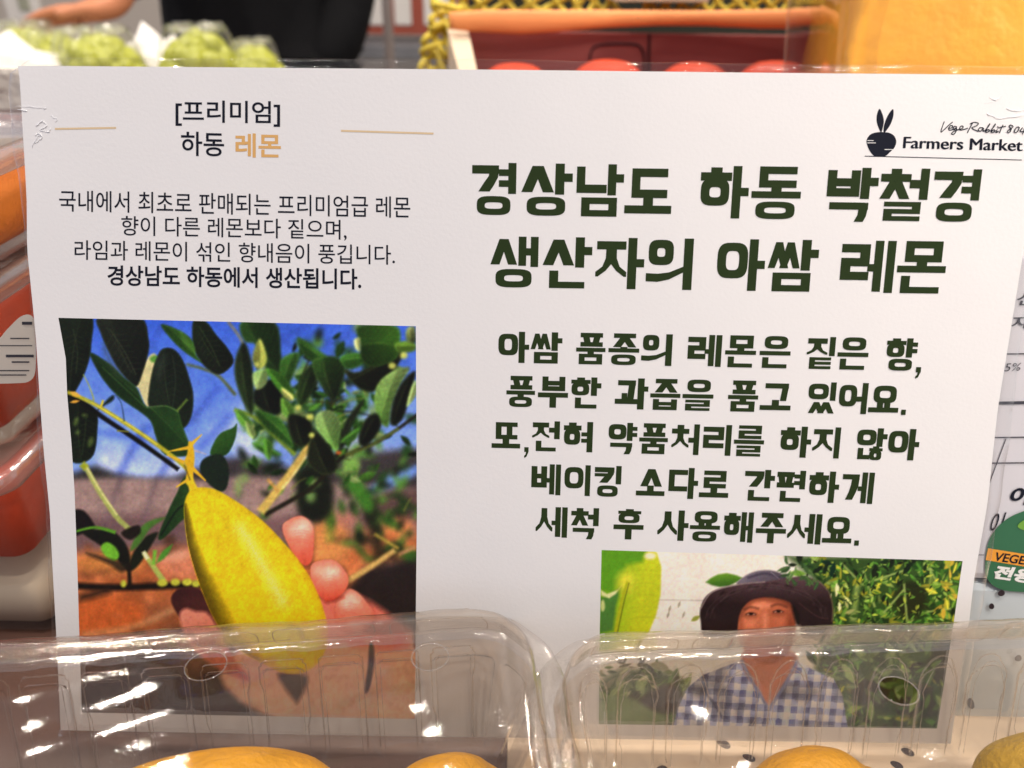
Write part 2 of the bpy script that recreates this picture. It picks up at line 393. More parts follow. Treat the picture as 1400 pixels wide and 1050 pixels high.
# ---- heavy green lettering: every syllable composed from its strokes, in a unit cell (y up)
def rect(x0, y0, x1, y1): return [[(x0, y0), (x1, y0), (x1, y1), (x0, y1)]]
def ring(x0, y0, x1, y1, tv, th, rnd=True):
    n = 28; out = []; inn = []
    def sup(cx, cy, a, b, e):
        P = []
        for i in range(n):
            t = 2 * math.pi * i / n; c, s = math.cos(t), math.sin(t)
            P.append((cx + a * math.copysign(abs(c) ** (2 / e), c), cy + b * math.copysign(abs(s) ** (2 / e), s)))
        return P
    cx, cy, a, b = (x0 + x1) / 2, (y0 + y1) / 2, (x1 - x0) / 2, (y1 - y0) / 2
    if rnd:
        O = sup(cx, cy, a, b, 3.4); I = sup(cx, cy, a - tv, max(b - th, .02), 3.4)
        return [[O[i], O[(i + 1) % n], I[(i + 1) % n], I[i]] for i in range(n)]
    return rect(x0, y0, x1, y0 + th) + rect(x0, y1 - th, x1, y1) + rect(x0, y0 + th * .9, x0 + tv, y1 - th * .9) + rect(x1 - tv, y0 + th * .9, x1, y1 - th * .9)
def siot(x0, y0, x1, y1, tv, curve=0, open_=.5):
    w, h = x1 - x0, y1 - y0; c = (x0 + x1) / 2; q = min(tv * .62, w * .17); leg = min(tv * 1.35, w * .34)
    if curve:
        L = [(c - q, y1), (c - q * 1.05, y0 + h * .62), (c - w * .26, y0 + h * .34), (x0, y0 + h * .12), (x0, y0 - h * .02 + 0), (x0 + w * .02, y0)]
        o = [(c - q, y1), (c + q, y1), (c + q * 1.05, y0 + h * .62), (c + w * .28, y0 + h * .34), (x1, y0 + h * .16), (x1, y0)]
        i = [(x1 - w * .08, y0), (c + w * .17, y0 + h * .2), (c, y0 + h * .42), (c - w * .17, y0 + h * .2), (x0 + w * .08, y0), (x0, y0), (x0, y0 + h * .16), (c - w * .28, y0 + h * .34), (c - q * 1.05, y0 + h * .62)]
        return [o + i]
    return [[(c - q, y1), (c + q, y1), (x1, y0), (x1 - leg, y0), (c, y0 + h * open_), (x0 + leg, y0), (x0, y0)]]
def C_(j, x0, y0, x1, y1, tv, th, ctx):
    w, h = x1 - x0, y1 - y0; t = min(th, h * .37)
    if j == 'ㄱ':
        b = rect(x0, y1 - t, x1, y1)
        if ctx == 'final': return b + [[(x1 - tv, y1 - t * .5), (x1, y1 - t * .5), (x1 - tv * .15, y0 + h * .3), (x1 - tv * .45, y0), (x1 - tv * 1.45, y0), (x1 - tv * 1.1, y0 + h * .35)]]
        if ctx == 'hor': return b + [[(x1 - tv, y1 - t * .5), (x1, y1 - t * .5), (x1 - tv * .3, y0), (x1 - tv * 1.3, y0)]]
        return b + [[(x1 - tv * 1.15, y1 - t * .5), (x1, y1 - t * .5), (x1 - w * .03, y1 - h * .45), (x1 - w * .18, y1 - h * .75), (x1 - w * .34, y0), (x0 + w * .24 + 0, y0), (x0 + w * .42, y1 - h * .7), (x1 - tv * 1.25, y1 - h * .4)]]
    if j == 'ㄴ': return rect(x0, y0, x0 + tv, y1) + rect(x0, y0, x1, y0 + t)
    if j == 'ㄷ': return rect(x0, y0, x0 + tv, y1) + rect(x0, y0, x1, y0 + t) + rect(x0, y1 - t, x1, y1)
    if j == 'ㄸ':
        m = x0 + w * .5
        return rect(x0, y0, x0 + tv, y1) + rect(m, y0, m + tv, y1) + rect(x0, y0, m, y0 + t * .9) + rect(x0, y1 - t * .9, m, y1) + rect(m, y0, x1, y0 + t * .9) + rect(m, y1 - t * .9, x1, y1)
    if j == 'ㄹ':
        t = min(th, h * .25); m = (y0 + y1) / 2
        return rect(x0, y1 - t, x1, y1) + rect(x1 - tv, m, x1, y1) + rect(x0, m - t / 2, x1, m + t / 2) + rect(x0, y0, x0 + tv, m) + rect(x0, y0, x1, y0 + t)
    if j == 'ㅁ': return ring(x0, y0, x1, y1, tv, min(t, h * .34), False)
    if j == 'ㅂ':
        m = y0 + h * (.52 if h > .35 else .56); t = min(th, h * .33)
        return rect(x0, y0, x0 + tv, y1) + rect(x1 - tv, y0, x1, y1) + rect(x0, m - t * .4, x1, m + t * .55) + rect(x0, y0, x1, y0 + t)
    if j == 'ㅅ': return siot(x0, y0, x1, y1, tv, ctx == 'tall')
    if j == 'ㅆ':
        d = w * .36
        return siot(x0, y0, x1 - d, y1, tv * .8, False, .4) + siot(x0 + d, y0, x1, y1, tv * .8, False, .4)
    if j == 'ㅇ': return ring(x0, y0, x1, y1, tv, min(t, h * .33))
    if j == 'ㅈ': return rect(x0 + w * .03, y1 - t, x1 - w * .03, y1) + siot(x0, y0, x1, y1 - t * .7, tv, ctx != 'flat')
    if j == 'ㅊ':
        u = h * .17; t = min(t, h * .26)
        return rect((x0 + x1) / 2 - tv * .6, y1 - u - .02, (x0 + x1) / 2 + tv * .6, y1) + rect(x0, y1 - u - t, x1, y1 - u) + siot(x0, y0, x1, y1 - u - t * .7, tv, ctx == 'tall' or ctx == 'top')
    if j == 'ㅋ': return C_('ㄱ', x0, y0, x1, y1, tv, th, ctx) + rect(x0, y1 - h * .5 - t * .3, x1 - w * .16, y1 - h * .5 + t * .35)
    if j == 'ㅌ':
        t = min(th, h * .25); m = (y0 + y1) / 2
        return rect(x0, y0, x0 + tv, y1) + rect(x0, y0, x1, y0 + t) + rect(x0, m - t / 2, x1, m + t / 2) + rect(x0, y1 - t, x1, y1)
    if j == 'ㅍ':
        t = min(th, h * .36); a = x0 + w * .26; b = x1 - w * .26; s = tv * .55
        return rect(x0, y1 - t, x1, y1) + rect(x0, y0, x1, y0 + t) + [[(a - s, y1 - t), (a + s, y1 - t), (a + s + w * .05, y0 + t), (a - s + w * .05, y0 + t)], [(b - s, y1 - t), (b + s, y1 - t), (b + s - w * .05, y0 + t), (b - s - w * .05, y0 + t)]]
    if j == 'ㅎ':
        u = h * .13; t2 = min(th, h * .22); c = (x0 + x1) / 2
        return rect(c - tv * .65, y1 - u - .02, c + tv * .65, y1) + rect(x0, y1 - u - t2, x1, y1 - u) + ring(x0 + w * .02, y0, x1 - w * .06, y1 - u - t2 * .75, tv, min(th, h * .22))
    return []
LS = 'ㄱㄲㄴㄷㄸㄹㅁㅂㅃㅅㅆㅇㅈㅉㅊㅋㅌㅍㅎ'
TSJ = ['', 'ㄱ', 'ㄲ', 'ㄳ', 'ㄴ', 'ㄵ', 'ㄶ', 'ㄷ', 'ㄹ', 'ㄺ', 'ㄻ', 'ㄼ', 'ㄽ', 'ㄾ', 'ㄿ', 'ㅀ', 'ㅁ', 'ㅂ', 'ㅄ', 'ㅅ', 'ㅆ', 'ㅇ', 'ㅈ', 'ㅊ', 'ㅋ', 'ㅌ', 'ㅍ', 'ㅎ']
def syllable(ch, tv, th):
    if ch == '.': return rect(.05, .0, .95, .17)
    if ch == ',': return [[(.1, .12), (.95, .12), (.95, -.03), (.55, -.2), (.1, -.24), (.1, -.17), (.38, -.12), (.45, -.04), (.1, -.04)]]
    c = ord(ch) - 0xAC00; L, V, T = LS[c // 588], (c % 588) // 28, TSJ[c % 28]; o = []
    if V in (8, 12, 13, 18):                              # vowel below
        hf = bool(T)
        top = 1.0 if hf else .93
        by = .40 if hf else (.07 if V in (8, 12) else (.33 if V == 13 else .2)); bt = min(th, .155 if not hf else .13)
        cy = .60 if hf else (.37 if V in (8, 12) else .54)
        if not hf and V == 13: top = 1.0
        if hf and L in 'ㄹㅍㅈㅎ': cy = .565
        o += C_(L, .14, cy, .90, top, tv, th if not hf else th * .88, 'hor' if L == 'ㄱ' else 'flat')
        o += rect(0, by, 1, by + bt)
        if V == 8: o += rect(.5 - tv * .58, by, .5 + tv * .58, cy + (.03 if L in 'ㅅㄱㄹㄷㄸㅁ' else .01))
        if V == 12: o += rect(.28, by, .28 + tv, cy + .05) + rect(.72 - tv, by, .72, cy + .05)
        if V == 13: o += rect(.5 - tv * .55, (.30 if hf else 0), .5 + tv * .55, by + .02)
        if T: o += C_(T, .10, 0, .90, .335 if T not in 'ㄹㅂ' else .35, tv, th * .85, 'final')
        return o
    if V in (9, 19):
        if V == 19:
            o += C_(L, .04, .48, .58, .97, tv, th, 'side'); o += rect(.80, 0, .80 + tv * 1.08, 1)
            o += [[(0, .16), (.25, .15), (.5, .2), (.84, .36), (.84, .47), (.5, .34), (.25, .31), (0, .32)]]
        else:
            o += C_(L, .08, .24, .62, .93, tv, th, 'side') if L != 'ㄱ' else rect(.08, .93 - th, .62, .93) + [[(.62 - tv, .9), (.62, .9), (.56, .25), (.56 - tv, .25)]]
            o += rect(.2, .28, .2 + tv * .85, .52) + rect(0, .17, .72, .17 + th) + rect(.68, 0, .68 + tv, 1) + rect(.68 + tv * .8, .58, 1, .58 + th)
        return o
    fin = bool(T); v0 = .41 if fin else 0.0; c0, c1 = (.45, .95) if fin else (.24, .93)
    ctx = 'side' if fin else 'tall'
    if L in 'ㅎㅊ': c1 += .04; c0 -= (.03 if fin else 0)
    if L == 'ㅅ' and not fin: c0 = .2; c1 = .96
    m = (v0 + 1) / 2 - (0 if fin else .02); e = .03
    if V == 0: cx1 = .64; o += rect(.66, v0, .66 + tv, 1) + rect(.66 + tv * .9, m - th * .5 + e, 1, m + th * .5 + e)
    elif V == 2: cx1 = .62; o += rect(.64, v0, .64 + tv, 1) + rect(.64 + tv * .9, m + .04, 1, m + .04 + th * .8) + rect(.64 + tv * .9, m - .05 - th * .8 + .02, 1, m - .03)
    elif V == 4: cx1 = .62; o += rect(1 - tv - .01, v0, .99, 1) + rect(.60, m - th * .5, 1 - tv, m + th * .5)
    elif V == 6: cx1 = .60; o += rect(1 - tv - .01, v0, .99, 1) + rect(.60, m + .045, 1 - tv, m + .045 + th * .8) + rect(.60, m - .035 - th * .8, 1 - tv, m - .035)
    elif V == 20: cx1 = .72; o += rect(1 - tv - .02, v0, .98, 1)
    elif V == 1: cx1 = .56; tw = tv * .88; o += rect(.585, v0 + .02, .585 + tw, 1) + rect(1 - tw, v0, 1, 1) + rect(.585 + tw * .9, m - th * .45, 1 - tw * .9, m + th * .45)
    elif V == 5: cx1 = .53; tw = tv * .86; o += rect(.615, v0 + .02, .615 + tw, 1) + rect(1 - tw, v0, 1, 1) + rect(.5, m - th * .45, .63, m + th * .45)
    else: cx1 = .6
    if L == 'ㄱ' and V in (4, 6, 5): o += C_('ㄱ', 0, c0 if fin else .12, cx1, c1, tv, th, 'side')
    else: o += C_(L, 0, c0, cx1, c1, tv, th, ctx)
    if T == 'ㄶ': o += rect(.06, 0, .06 + tv * .9, .36) + rect(.06, 0, .46, .14) + C_('ㅎ', .44, -.02, .88, .42, tv * .8, th * .72, 'final')
    elif T == 'ㅆ': o += siot(.03, 0, .60, .36, tv, False, .4) + siot(.36, 0, .96, .36, tv, False, .4)
    elif T == 'ㄱ': o += C_(T, .07, -.03, .84, .34, tv, th, 'final')
    elif T == 'ㄴ': o += C_(T, .14, 0, .86, .345, tv, th * .95, 'final')
    elif T: o += C_(T, .11, 0, .87, .365, tv, th * .95, 'final')
    return o
def green_line(name, cells, tl, tr, bl, br, tv, th):
    """cells: (character, left px, right px); the four corners give the line's slope and height"""
    k = Ink()
    for ch, x0, x1 in cells:
        f0, f1 = [(x - tl[0]) / (tr[0] - tl[0]) for x in (x0, x1)]
        def pt(f, B): a, b = B; return np.array([a[0] + (b[0] - a[0]) * f, a[1] + (b[1] - a[1]) * f])
        b0, b1 = pt(f0, (bl, br)), pt(f1, (bl, br)); t0, t1 = pt(f0, (tl, tr)), pt(f1, (tl, tr))
        q = [np.array(sp(*p)) for p in (b0, b1, t1, t0)]
        hgt = ((q[3] - q[0])[1] + (q[2] - q[1])[1]) / 2
        for P in syllable(ch, tv, th):
            k.polys([q[0] * (1 - u) + q[1] * u + np.array([0, hgt]) * v for u, v in P])
    return k.done(name, M_green, sign)
green_line('headline_text', [('경', 645, 705.6), ('상', 712, 781.5), ('남', 787, 851), ('도', 853, 917), ('하', 955, 1021), ('동', 1025, 1092), ('박', 1127, 1196), ('철', 1199, 1265), ('경', 1271, 1335)],
           (645, 222), (1336, 231.5), (645, 293.5), (1336, 303.5), .180, .160)
green_line('headline_text', [('생', 670, 735), ('산', 741, 808), ('자', 813, 879), ('의', 882, 945), ('아', 978, 1043), ('쌈', 1047, 1115), ('레', 1146, 1219), ('몬', 1223, 1289)],
           (670, 323), (1290, 330), (670, 392.5), (1290, 401.5), .184, .160)
B = [([('아', 681, 723), ('쌈', 725, 768), ('품', 787, 827), ('종', 831, 873), ('의', 876, 917), ('레', 939, 985), ('몬', 990, 1032), ('은', 1037, 1079), ('짙', 1101, 1140), ('은', 1143, 1185), ('향', 1209, 1251), (',', 1251, 1259)],
      (681, 453), (1251, 462.5), (681, 495.5), (1251, 507)),
     ([('풍', 692, 731), ('부', 735, 776), ('한', 780, 821), ('과', 840, 885), ('즙', 888, 929), ('을', 932, 974), ('품', 994, 1035), ('고', 1038, 1080), ('있', 1103, 1141), ('어', 1145, 1184), ('요', 1186, 1227), ('.', 1231, 1238)],
      (692, 513.5), (1227, 524.5), (692, 556), (1227, 567)),
     ([('또', 672, 711), (',', 716, 723), ('전', 727, 765), ('혀', 770, 810), ('약', 831, 870), ('품', 873, 912), ('처', 917, 955), ('리', 960, 999), ('를', 1002, 1043), ('하', 1065, 1107), ('지', 1109, 1147), ('않', 1169, 1210), ('아', 1212, 1254)],
      (672, 574), (1254, 586.5), (672, 615), (1254, 629.5)),
     ([('베', 726, 766), ('이', 771, 807), ('킹', 812, 849), ('소', 869, 908), ('다', 913, 953), ('로', 955, 995), ('간', 1016, 1057), ('편', 1060, 1099), ('하', 1104, 1145), ('게', 1149, 1192)],
      (726, 634), (1192, 646), (726, 676), (1192, 689)),
     ([('세', 732, 775), ('척', 780, 818), ('후', 838, 879), ('사', 898, 940), ('용', 942, 983), ('해', 988, 1028), ('주', 1032, 1073), ('세', 1075, 1121), ('요', 1123, 1163), ('.', 1167, 1174)],
      (732, 692.5), (1163, 704), (732, 734), (1163, 745.5))]
for b in B: green_line('message_text', *b, .200, .162)

# ================================================================== THE TWO PRINTED PHOTOS
def noise2(H, Wd, cell, seed):
    r = np.random.default_rng(seed); gh, gw = int(H / cell) + 3, int(Wd / cell) + 3; g = r.random((gh, gw))
    y = np.arange(H) / cell; x = np.arange(Wd) / cell; yi, xi = y.astype(int), x.astype(int); fy, fx = (y - yi)[:, None], (x - xi)[None, :]
    fy = fy * fy * (3 - 2 * fy); fx = fx * fx * (3 - 2 * fx)
    return (g[yi][:, xi] * (1 - fy) * (1 - fx) + g[yi + 1][:, xi] * fy * (1 - fx) + g[yi][:, xi + 1] * (1 - fy) * fx + g[yi + 1][:, xi + 1] * fy * fx)
class Pic:
    """a print built vertex by vertex: X, Y are photo pixels, A the ink colour (sRGB 0-255)"""
    def __init__(s, left, right, top, bot, step):
        H = int((bot[0][1] - top[0][1]) / step); Wd = int((top[1][0] - top[0][0]) / step)
        U, V = np.meshgrid(np.linspace(0, 1, Wd), np.linspace(0, 1, H))
        ty = top[0][1] * (1 - U) + top[1][1] * U; by = bot[0][1] * (1 - U) + bot[1][1] * U
        s.Y = ty * (1 - V) + by * V
        s.X = interp_edge(left, s.Y) * (1 - U) + interp_edge(right, s.Y) * U
        s.H, s.W = H, Wd; s.A = np.zeros((H, Wd, 3)); s.step = step
    def sdf(s, P, pad):
        P = np.asarray(P, float); x0, y0 = P.min(0) - pad; x1, y1 = P.max(0) + pad
        rr = np.where((s.Y.max(1) > y0) & (s.Y.min(1) < y1))[0]; cc = np.where((s.X.max(0) > x0) & (s.X.min(0) < x1))[0]
        if len(rr) == 0 or len(cc) == 0: return None
        sl = (slice(rr[0], rr[-1] + 1), slice(cc[0], cc[-1] + 1)); X, Y = s.X[sl], s.Y[sl]
        ins = np.zeros(X.shape, bool); d = np.full(X.shape, 1e9)
        for (ax, ay), (bx, by) in zip(P, np.roll(P, -1, 0)):
            if ay != by: ins ^= ((ay > Y) != (by > Y)) & (X < (bx - ax) * (Y - ay) / (by - ay) + ax)
            L2 = (bx - ax) ** 2 + (by - ay) ** 2 + 1e-9; t = np.clip(((X - ax) * (bx - ax) + (Y - ay) * (by - ay)) / L2, 0, 1)
            d = np.minimum(d, np.hypot(X - ax - t * (bx - ax), Y - ay - t * (by - ay)))
        return sl, X, Y, np.where(ins, d, -d)
    def put(s, sl, m, col): s.A[sl] = s.A[sl] * (1 - m[..., None]) + np.asarray(col, float) * m[..., None]
    def poly(s, P, col, soft=1.2, smooth=True, alpha=1.0, col2=None, axis=None):
        if smooth: P = catmull(P, 4)
        r = s.sdf(P, soft * 2)
        if r is None: return
        sl, X, Y, d = r; m = np.clip(d / soft * .5 + .5, 0, 1) * alpha
        if col2 is None: s.put(sl, m, col)
        else:
            (ax, ay), (bx, by) = axis; t = np.clip(((X - ax) * (bx - ax) + (Y - ay) * (by - ay)) / ((bx - ax) ** 2 + (by - ay) ** 2), 0, 1)[..., None]
            s.put(sl, m, np.asarray(col, float) * (1 - t) + np.asarray(col2, float) * t)
    def leafpoly(s, P, c, c2, soft, k=1.0):
        """a printed leaf with a midrib, a lit and an unlit half, side veins and a bright edge"""
        P = catmull(P, 4); r = s.sdf(P, soft * 2)
        if r is None: return
        sl, X, Y, d = r; m = np.clip(d / soft * .5 + .5, 0, 1); cc = P.mean(0); q = P - cc
        w, v = np.linalg.eigh(q.T @ q); ax, nx = v[:, 1], v[:, 0]; L = np.abs(q @ ax).max(); Wd = np.abs(q @ nx).max()
        a = (X - cc[0]) * ax[0] + (Y - cc[1]) * ax[1]; b = (X - cc[0]) * nx[0] + (Y - cc[1]) * nx[1] - .18 * Wd * np.cos(a / L * 1.5)
        t = np.clip(a / L * .5 + .5, 0, 1)[..., None]; col = np.asarray(c, float) * (1 - t) + np.asarray(c if c2 is None else c2, float) * t
        f = 1 + k * (.16 * np.tanh(b / (Wd * .12)) + .10 * np.sin((a + np.abs(b) * .8) * 2 * np.pi / max(L * .22, 5)) * np.clip(np.abs(b) / Wd, 0, .6) - .12 * np.abs(b) / Wd)
        col = col * f[..., None] + (np.exp(-(b / 1.1) ** 2) * np.clip(1 - np.abs(a) / L, 0, 1))[..., None] * np.array([26, 30, 16]) * k + (np.exp(-((d - 1.2) / 1.2) ** 2))[..., None] * np.array([18, 22, 12]) * k
        s.put(sl, m, col)
    def line(s, P, w, col, soft=1.0, alpha=1.0, curve=True):
        P = np.asarray(P, float)
        if curve and len(P) > 2: P = catmull(P, 5, False)
        w = np.linspace(w[0], w[1], len(P)) if isinstance(w, tuple) else np.full(len(P), w)
        t = np.gradient(P, axis=0); t /= np.hypot(t[:, 0], t[:, 1])[:, None] + 1e-9; n = np.stack([-t[:, 1], t[:, 0]], -1) * w[:, None] / 2
        s.poly(np.concatenate([P + n, (P - n)[::-1]]), col, soft, False, alpha)
    def ell(s, cx, cy, rx, ry, col, soft=1.5, rot=0, alpha=1.0, **kw):
        t = np.linspace(0, 2 * np.pi, 22, endpoint=False); c, q = math.cos(rot), math.sin(rot)
        x, y = rx * np.cos(t), ry * np.sin(t); s.poly(np.stack([cx + x * c - y * q, cy + x * q + y * c], -1), col, soft, False, alpha, **kw)
    def leaf(s, a, b, w, col, soft=1.2, bend=0., vein=None, alpha=1.0, col2=None):
        a, b = np.array(a, float), np.array(b, float); d = b - a; L = np.hypot(*d); d /= L; n = np.array([-d[1], d[0]])
        P = []; T = (0, .15, .35, .6, .85, 1); Wf = (0, .55, .95, 1, .5, 0)
        for t, q in zip(T, Wf): P.append(a + d * L * t + n * (w / 2 * q + bend * L * t * (1 - t)))
        for t, q in list(zip(T, Wf))[::-1][1:-1]: P.append(a + d * L * t + n * (-w / 2 * q + bend * L * t * (1 - t)))
        if col2 is not None: s.poly(P, col, soft, False, alpha, col2=col2, axis=(tuple((a + b) / 2 - n * w / 2), tuple((a + b) / 2 + n * w / 2)))
        else: s.poly(P, col, soft, False, alpha)
        if vein is not None: s.line([a + d * L * t + n * bend * L * t * (1 - t) for t in (.05, .3, .6, .9)], max(w * .07, .9), vein, 1., .7)
    def blur(s, n, k, sl=None):
        A = s.A if sl is None else s.A[sl]
        for _ in range(n):
            for ax in (0, 1):
                pad = [(0, 0)] * 3; pad[ax] = (k, k); B = np.pad(A, pad, 'edge'); C = np.cumsum(B, ax); z = np.zeros_like(np.take(C, [0], ax))
                C = np.concatenate([z, C], ax); n_ = A.shape[ax]; w = 2 * k + 1
                A = (np.take(C, range(w, w + n_), ax) - np.take(C, range(0, n_), ax)) / w
        if sl is None: s.A = A
        else: s.A[sl] = A
    def mesh(s, name, z, gain, label):
        x, y = sp(s.X, s.Y); me = fast_mesh(name, np.stack([x, y, np.full_like(x, z)], -1), grid_quads(s.H, s.W)[:, ::-1])
        at = me.color_attributes.new('ink', 'FLOAT_COLOR', 'POINT')
        c = np.clip(lin(np.clip(s.A, 0, 255)) ** 1.22 * gain * 1.08, 0, .92); g_ = c.mean(-1, keepdims=True); c = np.clip(g_ + (c - g_) * .98, .002, .92); at.data.foreach_set('color', np.concatenate([c, np.ones((s.H, s.W, 1))], -1).astype(np.float32).ravel())
        o = link(name, me, M_photo, sign, False); o['label'] = label; return o

# ---------- photo of a lemon on its tree
def lemon_photo():
    p = Pic([(80, 435), (85, 462), (90, 490), (92, 540), (98, 610), (102, 671), (106, 780), (108, 851), (112, 975)], [(568.5, 446), (570, 700), (567, 985)], ((80, 434.5), (568.5, 446)), ((112, 974), (567, 983)), 1.25)
    X, Y = p.X, p.Y; A = p.A
    r0_ = np.random.default_rng(21)
    t = np.clip((Y - 440) / 210, 0, 1)[..., None]
    A[:] = np.array([62, 100, 196]) * (1 - t) + np.array([142, 168, 226]) * t
    n = noise2(p.H, p.W, 40, 1)[..., None]; n2 = noise2(p.H, p.W, 14, 2)[..., None]
    A += (n - .5) * np.array([40, 34, 26]) * t + (n2 - .5) * 10
    cl = np.clip((n - .55) * 4, 0, 1) * np.clip((Y - 540) / 60, 0, 1)[..., None] * .6; A[:] = A * (1 - cl) + np.array([205, 208, 228]) * cl
    for a, b, w in (((300, 528), (252, 586), 7), ((318, 564), (274, 612), 7), ((190, 600), (162, 650), 9), ((206, 582), (186, 600), 8), ((232, 436), (204, 468), 6), ((424, 440), (378, 470), 5),
                    ((492, 449), (432, 478), 6), ((380, 462), (400, 476), 4), ((236, 622), (218, 652), 7), ((130, 590), (230, 606), 3), ((560, 470), (500, 540), 4)):
        p.line([a, b], w, (58, 82, 170), 5, .7, False)
    # hills, greenhouse ground, soil
    p.poly([(85, 652), (130, 636), (160, 648), (200, 654), (240, 652), (270, 640), (290, 650), (300, 668), (85, 680)], (52, 50, 50), 5, False)
    p.poly([(285, 628), (340, 624), (400, 640), (470, 625), (510, 618), (575, 612), (575, 690), (285, 690)], (66, 60, 62), 6, False)
    p.poly([(85, 656), (150, 653), (240, 656), (300, 656), (330, 650), (575, 668), (575, 735), (85, 735)], (152, 128, 122), 4, False)
    p.poly([(85, 708), (200, 702), (330, 708), (575, 690), (575, 770), (85, 768)], (118, 92, 92), 9, False)
    for x in (150, 200, 245, 300, 320): p.line([(x + 16, 652), (x - 14, 740)], 5, (98, 82, 90), 4, .75, False)
    p.poly([(490, 684), (530, 670), (575, 668), (575, 710), (500, 720)], (98, 74, 72), 8, False)
    p.poly([(80, 756), (200, 752), (320, 750), (420, 756), (575, 730), (575, 990), (80, 990)], (178, 108, 66), 8, False)
    s = np.clip((Y - 750) / 20, 0, 1)[..., None]; A = p.A
    A += s * ((noise2(p.H, p.W, 22, 5)[..., None] - .5) * np.array([70, 50, 34]) + (noise2(p.H, p.W, 8, 6)[..., None] - .5) * 22)
    for e in ((150, 770, 45, 14, (184, 124, 66)), (250, 770, 38, 22, (198, 128, 96)), (235, 757, 20, 7, (215, 165, 140)), (450, 740, 30, 34, (205, 140, 82)), (540, 725, 26, 18, (214, 138, 84)), (470, 710, 16, 9, (190, 130, 110)),
              (140, 845, 60, 34, (186, 100, 50)), (225, 838, 26, 16, (150, 92, 60)), (505, 735, 20, 14, (150, 100, 70)), (540, 775, 22, 8, (128, 104, 96))): p.ell(*e[:4], e[4], 9)
    p.line([(112, 868), (180, 858), (240, 832)], 7, (196, 160, 120), 4, .7)
    for _ in range(46): p.ell(r0_.uniform(105, 560), r0_.uniform(735, 870), r0_.uniform(5, 18), r0_.uniform(2, 6), [(96, 60, 40), (150, 84, 44), (222, 150, 84), (70, 46, 34), (176, 110, 76)][r0_.integers(5)], 4, r0_.uniform(-.3, .3), .6)
    p.poly([(478, 800), (500, 775), (540, 770), (575, 752), (575, 990), (440, 990), (450, 860)], (44, 36, 36), 7, False)
    p.poly([(80, 885), (180, 872), (290, 870), (380, 900), (380, 990), (80, 990)], (74, 58, 52), 9, False)
    p.poly([(225, 860), (300, 855), (330, 900), (260, 925)], (112, 82, 66), 12, False)
    p.poly([(502, 668), (530, 650), (572, 634), (572, 648), (536, 668), (508, 676)], (110, 142, 204), 3, False)
    # far blurred foliage on the right
    r = np.random.default_rng(4)
    for i in range(170):
        x, y = r.normal(425, 62), r.normal(575, 62)
        if x < 322 or x > 568 or y > 735 or (y < 560 and x > 520): continue
        g = [(34, 58, 26), (58, 98, 36), (92, 138, 60), (24, 30, 20), (128, 152, 90), (40, 72, 30)][r.integers(6)]
        an = r.uniform(0, 6.28); L = r.uniform(12, 34); p.leaf((x, y), (x + L * math.cos(an), y + L * math.sin(an)), r.uniform(6, 14), g, 3.5, r.uniform(-.2, .2))
    for i in range(60):
        x, y = r.uniform(478, 560), r.uniform(640, 770); g = [(52, 92, 34), (86, 132, 52), (26, 30, 20), (38, 60, 28)][r.integers(4)]
        an = r.uniform(0, 6.28); L = r.uniform(10, 28); p.leaf((x, y), (x + L * math.cos(an), y + L * math.sin(an)), r.uniform(5, 11), g, 4)
    p.line([(505, 690), (512, 720), (520, 770)], 14, (30, 32, 22), 6, .8); p.line([(450, 690), (452, 740)], 10, (110, 140, 50), 6, .7)
    p.poly([(408, 645), (440, 640), (455, 665), (452, 700), (430, 715), (408, 700)], (26, 30, 22), 5); p.ell(425, 678, 7, 9, (110, 140, 80), 3); p.ell(430, 660, 8, 5, (130, 160, 90), 3)
    p.ell(480, 637, 12, 14, (122, 160, 80), 3); p.poly([(470, 655), (490, 652), (510, 690), (500, 700)], (70, 120, 44), 4)
    p.blur(2, 2)
    for i in range(150):                                           # a second, less blurred layer of twigs and leaves
        x, y = r.normal(430, 58), r.normal(565, 50)
        if x < 335 or x > 566 or y > 665 or y < 446: continue
        g = np.array([(30, 52, 22), (52, 92, 32), (84, 132, 50), (20, 26, 16), (118, 146, 80), (36, 66, 26), (140, 160, 100)][r.integers(7)], float)
        an = r.uniform(0, 6.28); L = r.uniform(10, 26); p.leaf((x, y), (x + L * math.cos(an), y + L * math.sin(an)), L * r.uniform(.3, .5), g, 1.6, r.uniform(-.25, .25), vein=g * 1.3 if r.random() < .4 else None, col2=g * r.uniform(.5, .9))
    for i in range(26):
        x, y = r.normal(430, 50), r.normal(580, 45); an = r.uniform(-1.2, .2); L = r.uniform(18, 50); p.line([(x, y), (x + L * .5 * math.cos(an), y + L * .5 * math.sin(an) - 2), (x + L * math.cos(an), y + L * math.sin(an))], (2.4, 1.2), [(60, 58, 30), (120, 126, 60), (28, 26, 18)][r.integers(3)], 1.4, .8)
    # branches of the background
    p.line([(572, 566), (520, 602), (470, 624), (452, 642), (425, 668), (398, 684), (362, 704)], (4, 6), (36, 32, 22), 1.6); p.line([(545, 586), (505, 610), (472, 622)], 3, (108, 120, 52), 2, .9)
    p.line([(430, 598), (402, 640), (378, 672), (356, 700)], (9, 12), (196, 170, 92), 1.8); p.line([(433, 600), (408, 640), (386, 668)], (2, 3), (226, 208, 140), 1.5)
    p.line([(380, 672), (366, 655)], 4, (190, 150, 84), 1.5); p.line([(470, 797), (505, 776), (540, 752)], (8, 7), (196, 164, 98), 2); p.line([(545, 750), (512, 730)], 4, (170, 150, 70), 2); p.line([(545, 758), (568, 748)], 5, (170, 130, 90), 2)
    p.line([(320, 560), (350, 572), (380, 600), (404, 622)], (5, 6), (116, 138, 50), 1.6); p.line([(326, 500), (332, 470), (312, 440)], 3, (140, 130, 90), 2); p.line([(255, 498), (280, 505), (300, 515), (322, 540)], (3, 4), (92, 100, 50), 1.8)
